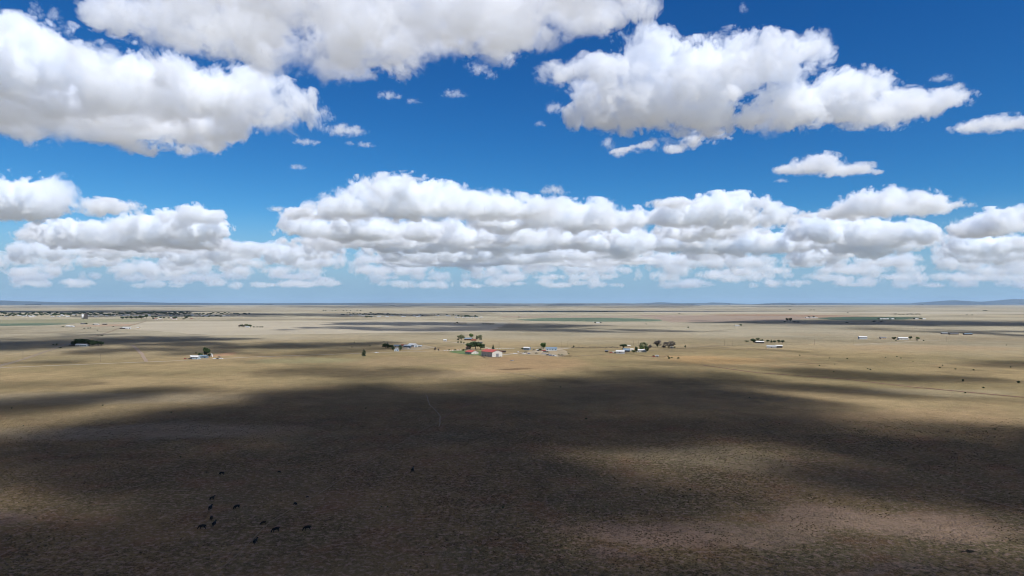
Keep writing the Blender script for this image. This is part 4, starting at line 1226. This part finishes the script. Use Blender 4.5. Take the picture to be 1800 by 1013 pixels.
# ---- vehicles
def make_car(label, paint, group):
    o = empty('parked_car', (0, 0, 0), 0, label, 'car', group)
    prof = [(-2.2, .35), (-2.25, .75), (-2.1, .95), (-1.2, 1.02), (-.95, 1.05), (1.0, 1.05), (2.05, .9), (2.2, .6), (2.2, .35)]
    n = len(prof)
    vs = [(x, -.88, z) for x, z in prof] + [(x, .88, z) for x, z in prof]
    fs = [tuple(range(n)), tuple(range(2 * n - 1, n - 1, -1))] + [(i, i + n, (i + 1) % n + n, (i + 1) % n) for i in range(n)]
    MB().add(vs, fs).build('body', paint, o)
    MB().add([(-1.25, -.8, 1.053), (1.05, -.8, 1.053), (1.05, .8, 1.053), (-1.25, .8, 1.053), (-.8, -.66, 1.5), (.5, -.66, 1.5), (.5, .66, 1.5), (-.8, .66, 1.5)],
             [(0, 1, 5, 4), (1, 2, 6, 5), (2, 3, 7, 6), (3, 0, 4, 7)]).build('windows', M_GLASS, o)
    MB().box(-.82, .52, -.68, .68, 1.503, 1.56).build('roof', paint, o)
    for x in (-1.35, 1.35):
        for y in (-.8, .8):
            MB().tube((x, y - .1, .33), (x, y + .1, .33), .33, .33, 14).build('wheel', M_TYRE, o)
    return o


def make_pickup(label, paint, group):
    o = empty('pickup_truck', (0, 0, 0), 0, label, 'truck', group)
    mb = MB().box(-2.7, 2.6, -.95, .95, .45, .95).box(-.4, 1.3, -.92, .92, .953, 1.1)
    mb.box(-2.7, -.5, -.95, -.85, .953, 1.35).box(-2.7, -.5, .85, .95, .953, 1.35).box(-2.7, -2.6, -.84, .84, .953, 1.35)
    mb.build('body', paint, o)
    MB().add([(-.4, -.88, 1.103), (1.3, -.88, 1.103), (1.3, .88, 1.103), (-.4, .88, 1.103), (-.25, -.75, 1.75), (.7, -.75, 1.75), (.7, .75, 1.75), (-.25, .75, 1.75)],
             [(0, 1, 5, 4), (1, 2, 6, 5), (2, 3, 7, 6), (3, 0, 4, 7)]).build('windows', M_GLASS, o)
    MB().box(-.28, .72, -.77, .77, 1.753, 1.82).build('roof', paint, o)
    for x in (-1.75, 1.75):
        for y in (-.85, .85):
            MB().tube((x, y - .12, .4), (x, y + .12, .4), .4, .4, 14).build('wheel', M_TYRE, o)
    return o


P_SILVER = M('silver_car_paint', (.45, .46, .5), rough=.35, metal=.3, var=.05)
P_WHITE = M('white_car_paint', (.75, .75, .75), rough=.35, var=.05)
P_BLACK = M('black_car_paint', (.02, .02, .025), rough=.3, var=.05)
P_RED = M('red_car_paint', (.32, .04, .035), rough=.35, var=.08)
P_RUST = M('faded_tan_paint', (.33, .24, .16), rough=.7, var=.25)
P_BLUE = M('blue_car_paint', (.08, .11, .24), rough=.35, var=.05)
VEH = [('car', P_SILVER, 954, 621.6, 28, 'silver car at the left end of the front line of parked vehicles'), ('car', P_SILVER, 959, 622.3, 24, 'silver car second from left in the front line'), ('pickup', P_BLACK, 962.5, 624.8, 30, 'black pickup parked in front of the silver cars'),
       ('car', P_SILVER, 965.5, 623.4, 26, 'silver car in the middle of the front line'), ('car', P_BLUE, 967.5, 625.4, 22, 'dark blue car right of the black pickup'), ('car', P_WHITE, 970.5, 625.2, 25, 'white car right of the dark blue one'),
       ('car', P_BLACK, 973, 626.3, 26, 'black car beside the white vehicle at the right end'), ('pickup', P_WHITE, 975.3, 625.6, 24, 'white pickup at the right end of the front line'), ('pickup', P_BLACK, 958, 619.2, -6, 'black pickup behind the front line near the long house'),
       ('pickup', P_BLACK, 962.3, 619.4, -4, 'second black pickup, nearest the long house'), ('car', P_RED, 954, 616.7, 12, 'red car under the round green tree'), ('pickup', P_RED, 956.8, 617.2, 40, 'red pickup beside the red car under the tree'), ('car', P_WHITE, 945, 615.6, 30, 'white car left of the round green tree'),
       ('car', P_BLACK, 938, 616, 10, 'black car between the white roofed shed and the round tree'), ('car', P_BLACK, 942.5, 621.6, 15, 'black car alone left of the front line'), ('car', P_BLACK, 946, 617, 60, 'black car beside the white one left of the round tree'),
       ('pickup', P_RUST, 914, 622.6, 10, 'faded tan truck in the scrap row'), ('car', P_RUST, 918.5, 621.8, 50, 'faded tan car in the scrap row'), ('car', P_WHITE, 911, 619.3, 80, 'white car at the back of the scrap row'), ('pickup', P_BLACK, 924, 620, 12, 'dark truck in the scrap row'), ('car', P_BLUE, 929.5, 622.2, 6, 'dark blue car at the right of the scrap row'),
       ('car', P_WHITE, 921, 622.6, 20, 'white car in front of the scrap row'), ('pickup', P_WHITE, 906, 622.3, 0, 'white pickup at the left start of the scrap row'),
       ('pickup', P_BLACK, 336, 631.6, 8, 'black truck left of the pale blue roadside house'), ('car', P_RUST, 331, 631, 20, 'tan car furthest left by the roadside house'), ('pickup', P_WHITE, 338.5, 626.3, 30, 'white pickup behind the pale blue roadside house'), ('car', P_RED, 327.5, 631, 0, 'dark red car at the road edge left of the roadside house'),
       ('car', P_WHITE, 378.5, 631.3, 5, 'white car right of the tall dark roadside tree'), ('car', P_BLACK, 383.3, 631.5, 20, 'black car right of the white one by the roadside'), ('pickup', P_WHITE, 389.5, 631.2, -5, 'white pickup at the right end of the roadside place'), ('pickup', P_RUST, 386.5, 628.5, -30, 'rusty truck behind the cars of the roadside place'),
       ('pickup', P_WHITE, 662.5, 620.5, 8, 'white pickup driving on the gravel road left of the pale blue farm'), ('car', P_WHITE, 718, 612.8, 20, 'white car in front of the long blue grey lean shed'), ('car', P_BLACK, 720.5, 612.3, 20, 'black car beside the bright white barn'),
       ('pickup', P_RED, 1074, 620.4, 10, 'dark red truck left of the bright metal shed'), ('car', P_WHITE, 1078, 619.6, 20, 'white car left of the bright metal shed'), ('pickup', P_BLACK, 1081.5, 621.2, 5, 'black truck touching the left of the bright metal shed'), ('car', P_RED, 1149, 627.6, 10, 'dark red car left of the small white trailer')]
protos = {}
for kind, paint, x, y, deg, lab in VEH:
    key = (kind, paint.name)
    gr = 'vehicles parked at the farms'
    if key not in protos:
        o = protos[key] = (make_car if kind == 'car' else make_pickup)(lab, paint, gr)
    else:
        o = copy_tree(protos[key])
        o['label'] = lab
    o.location = G(x, y)
    o.rotation_euler = (0, 0, math.radians(deg))

# ---- utility poles
pole0 = None
POLES = [(31, 582), (42, 631.5), (178, 636.5), (877.5, 612), (986.5, 611), (998, 611), (1051, 611), (1113, 608), (1122, 608.5), (1273, 607.5), (1287.5, 608.5), (1431, 606.5), (1663, 601), (1216, 612.5), (1202, 606), (1500, 607)]
PL = ('at the far left beside the dirt road fields', 'standing left on the grass above the gravel road', 'beside the gravel road below the big dark clump', 'rising behind the red roofed barn', 'left one of the pair right of the long blue roofed house', 'right one of the pair right of the long blue roofed house',
      'midway along the brush fence', 'left of the large pale green tree', 'just beside the large pale green tree', 'left one of the pair left of the far right farm', 'right one of the pair left of the far right farm', 'alone right of the far right farm', 'right of the long white barn', 'right of the thin dark tree', 'behind the thin dark tree', 'left of the grey white metal barn')
for (x, y), lab in zip(POLES, PL):
    if pole0 is None:
        pole0 = empty('utility_pole', (0, 0, 0), 0, None, 'utility pole', 'utility poles across the plain')
        MB().tube((0, 0, -.3), (0, 0, 10.5), .17, .11, 8).build('pole', M_POLE, pole0)
        MB().box(-1.2, 1.2, -.07, .07, 9.5, 9.65).build('crossarm', M_POLE, pole0)
        for k in (-1.05, -.5, .5, 1.05):
            MB().tube((k, 0, 9.653), (k, 0, 9.85), .05, .04, 6).build('insulator', M_CONCRETE, pole0)
        o = pole0
    else:
        o = copy_tree(pole0)
    o['label'] = 'thin wooden pole ' + lab
    o.location = G(x, y)
    o.rotation_euler = (0, 0, .3)
mast = empty('radio_mast', G(715, 551), 0, 'slender radio mast above the far shadow left of centre', 'mast')
mm = MB()
for a in range(3):
    c, s = math.cos(a * 2.094), math.sin(a * 2.094)
    mm.tube((c * .8, s * .8, 0), (c * .25, s * .25, 38), .16, .1, 6)
for k in range(18):
    z0, z1 = k * 2.1, k * 2.1 + 2.1
    for a in range(3):
        r0, r1 = .8 - .55 * z0 / 38, .8 - .55 * z1 / 38
        mm.tube((r0 * math.cos(a * 2.094), r0 * math.sin(a * 2.094), z0), (r1 * math.cos((a + 1) * 2.094), r1 * math.sin((a + 1) * 2.094), z1), .06, .06, 4)
mm.build('lattice', M_STEEL, mast)
MB().tube((0, 0, 38), (0, 0, 42), .09, .04, 6).build('antenna', M_STEEL, mast)

# white blocks lining the farm drives
blk = None
for k, (x, y) in enumerate([(782 + 4.6 * i, 616.3 - .12 * i) for i in range(8)] + [(860 + 4.7 * i, 613.3 - .06 * i) for i in range(10)]):
    if blk is None:
        mb = MB()
        mb.add([(-1, -.6, 0), (1, -.6, 0), (1, .6, 0), (-1, .6, 0), (-.7, -.4, .95), (.75, -.4, 1.05), (.7, .4, 1.0), (-.75, .4, .9)], [(4, 5, 6, 7), (0, 1, 5, 4), (1, 2, 6, 5), (2, 3, 7, 6), (3, 0, 4, 7)])
        blk = o = mb.build('boundary_block', M_WHITE)
        tag(o, None, 'block', None)
    else:
        o = blk.copy()
        COL.objects.link(o)
    o.location = G(x, y)
    o['label'] = 'white block edging the drive left of the farmhouse lawn' if k < 8 else 'white block edging the drive behind the red roofed barn'
    o['group'] = 'white blocks left of the lawn' if k < 8 else 'white blocks behind the barn'


def rail_fence(name, px, label, h=1.4, step=4.0, mat=M_POLE, rails=3):
    P = [G(*q) for q in px]
    o = empty(name, P[0], 0, label, 'fence')
    posts, rl = MB(), MB()
    for a, b in zip(P, P[1:]):
        k = max(1, int((b - a).length / step))
        for i in range(k + 1):
            q = a.lerp(b, i / k) - P[0]
            posts.tube((q.x, q.y, -.2), (q.x, q.y, h), .09, .08, 6)
        for j in range(rails):
            z = h * (j + .8) / rails - .1
            rl.tube((a - P[0]) + Vector((0, 0, z)), (b - P[0]) + Vector((0, 0, z)), .05, .05, 5)
    po = posts.build('posts', mat, o)
    po['kind'] = 'stuff'
    rl.build('rails', mat, o)
    return o


rail_fence('corral_fence', [(846, 626.5), (853, 630), (876, 629.8), (880.5, 627.5)], 'dark rail pen along the front of the big white barn', 1.5, 2.5, M_DARKWALL, 4)
rail_fence('corral_fence', [(1098, 622), (1120, 625), (1140, 628), (1166, 628.5), (1172, 626)], 'rail fence of the corrals below the right hand farm', 1.6, 3, M_POLE, 4)
rail_fence('brush_fence', [(1004, 612), (1040, 612.8), (1090, 612)], 'grey brush fence between the vehicle yard and the right hand farm', 1.5, 2.5, L_BARE, 4)
rail_fence('pasture_fence', [(1140, 612), (1200, 611), (1290, 607), (1420, 606)], 'thin wire fence running right from the grey domed tree', 1.2, 8, M_POLE, 2)
rail_fence('pasture_fence', [(981, 627), (1003, 628), (1004, 626), (985, 625)], 'small dark pen right of the vehicle yard', 1.3, 3, M_DARKWALL, 3)
tr2 = random.Random(9)
for i in range(26):
    tree(1006 + i * 3.2 + tr2.uniform(-1, 1), 611.6 + tr2.uniform(-.5, 1.2), tr2.uniform(1.4, 2.6), tr2.uniform(2, 3.4), 'bare', 'leafless grey bush along the brush fence', 'leafless bushes along the brush fence', False, 'shrub')
log = MB().tube((-4, 0, .35), (4, .6, .4), .35, .3, 10).tube((-3, .9, .3), (3, 1.4, .3), .3, .25, 10).build('log_pile', M_BARK)
log.location = G(986, 625.8)
tag(log, 'pair of dark logs lying beside the small pen', 'logs')
tank = MB().tube((0, 0, 0), (0, 0, .7), 2.2, 2.2, 24).build('stock_tank', M_STEEL)
tank.location = G(900, 634)
tag(tank, 'round steel water tank on the bare soil below the barn', 'water tank')


# ---- cattle
def make_cow(grazing, seed):
    """One continuous skin grown over a skeleton: trunk, neck, head, four jointed legs, tail, ears."""
    V, E, R = [], [], []

    def add(p, r, parent=None):
        V.append(p)
        R.append(r)
        if parent is not None:
            E.append((parent, len(V) - 1))
        return len(V) - 1
    hip = add((-.72, 0, 1.08), (.30, .34))
    loin = add((-.30, 0, 1.06), (.33, .36), hip)
    rib = add((.10, 0, 1.02), (.36, .40), loin)
    sh = add((.50, 0, 1.06), (.30, .37), rib)
    ch = add((.74, 0, 1.12 if not grazing else .98), (.20, .26), sh)
    if grazing:
        nk = add((.98, 0, .72), (.14, .19), ch)
        po = add((1.14, .02, .46), (.12, .14), nk)
        fa = add((1.26, .03, .24), (.10, .11), po)
        mz = add((1.31, .03, .08), (.075, .08), fa)
    else:
        nk = add((1.0, 0, 1.30), (.14, .19), ch)
        po = add((1.20, 0, 1.42), (.12, .14), nk)
        fa = add((1.42, 0, 1.30), (.10, .11), po)
        mz = add((1.58, 0, 1.18), (.075, .08), fa)
    for s in (-1, 1):
        k = add((.52, s * .17, .70), (.13, .14), sh)
        k = add((.54, s * .18, .40), (.07, .075), k)
        k = add((.54, s * .18, .12), (.05, .05), k)
        add((.57, s * .18, .03), (.062, .05), k)
        k = add((-.66, s * .18, .74), (.17, .19), hip)
        k = add((-.56, s * .19, .56), (.10, .11), k)
        k = add((-.80, s * .19, .40), (.06, .07), k)
        k = add((-.76, s * .19, .12), (.05, .05), k)
        add((-.73, s * .19, .03), (.062, .05), k)
        e = V[po]
        add((e[0] - .04, s * .26, e[2] + .02), (.045, .03), po)
    t1 = add((-1.02, 0, 1.16), (.05, .05), hip)
    t2 = add((-1.10, 0, .80), (.03, .03), t1)
    add((-1.10, .02, .45), (.045, .045), t2)
    me = bpy.data.meshes.new('cow')
    me.from_pydata(V, E, [])
    o = bpy.data.objects.new('cow', me)
    COL.objects.link(o)
    sk_ = o.modifiers.new('skin', 'SKIN')
    o.modifiers.new('sub', 'SUBSURF').levels = 1
    for i, d in enumerate(me.skin_vertices[0].data):
        d.radius = R[i]
        d.use_root = i == 0
    dg = bpy.context.evaluated_depsgraph_get()
    nm = bpy.data.meshes.new_from_object(o.evaluated_get(dg))
    nm.materials.clear()
    nm.materials.append(M_HIDE)
    for f in nm.polygons:
        f.use_smooth = True
    bpy.data.objects.remove(o)
    return nm


cow_g, cow_s = make_cow(True, 1), make_cow(False, 2)
COWS = [(393, 833.5, 170, 0, 1.0, 'black cow standing broadside at the top of the herd'), (376, 877, 60, 1, .95, 'black cow at the top of the short column of four'), (373.5, 893.5, 88, 1, 1.0, 'second black cow down the short column'),
        (375.5, 911.5, 100, 0, 1.0, 'third black cow down the short column'), (380.5, 921.5, 85, 1, 1.0, 'lowest black cow of the short column, seen end on'), (360, 927.5, 190, 0, 1.1, 'black cow broadside at the lower left of the herd'),
        (419.5, 892, 230, 0, 1.0, 'black cow alone right of the short column'), (466, 919.8, 225, 0, .85, 'small black cow touching the dirt track'), (488, 932.5, 212, 0, 1.1, 'black grazing cow right of the dirt track, head to the lower left'),
        (543, 929.5, 205, 0, 1.1, 'rightmost black cow of the herd, grazing'), (452.5, 952.5, 80, 1, 1.0, 'lowest black cow in the picture, seen end on'), (522, 886.5, 140, 0, .85, 'black calf on the dirt track right of the herd'), (726.5, 827, 85, 1, 1.15, 'black cow far out alone right of the herd'),
        (493, 830, 10, 0, .6, 'small black calf lying apart above the herd'), (542.5, 873.5, 30, 0, .5, 'tiny dark calf beside the dirt track')]
for x, y, deg, st, s, lab in COWS:
    o = bpy.data.objects.new('cow', cow_s if st else cow_g)
    COL.objects.link(o)
    o.location = G(x, y)
    o.rotation_euler = (0, 0, math.radians(deg))
    o.scale = (s * 1.1, s * 1.25, s * 1.12)
    tag(o, lab, 'cow', 'black cattle on the near pasture')

# ------------------------------------------------------------------ haze: the air that turns the far plain blue
hz = MB().box(-80000, 80000, -19000, 80000, -4, 600).build('haze', None)
hz['kind'] = 'stuff'
hm = bpy.data.materials.new('air')
hm.use_nodes = True
ht = hm.node_tree
ht.nodes.clear()
hv = ht.nodes.new('ShaderNodeVolumePrincipled')
hv.inputs['Color'].default_value = (.52, .73, 1.0, 1)
hv.inputs['Density'].default_value = 1.0e-5
hv.inputs['Anisotropy'].default_value = 0.0
ht.links.new(hv.outputs[0], ht.nodes.new('ShaderNodeOutputMaterial').inputs['Volume'])
hz.data.materials.append(hm)
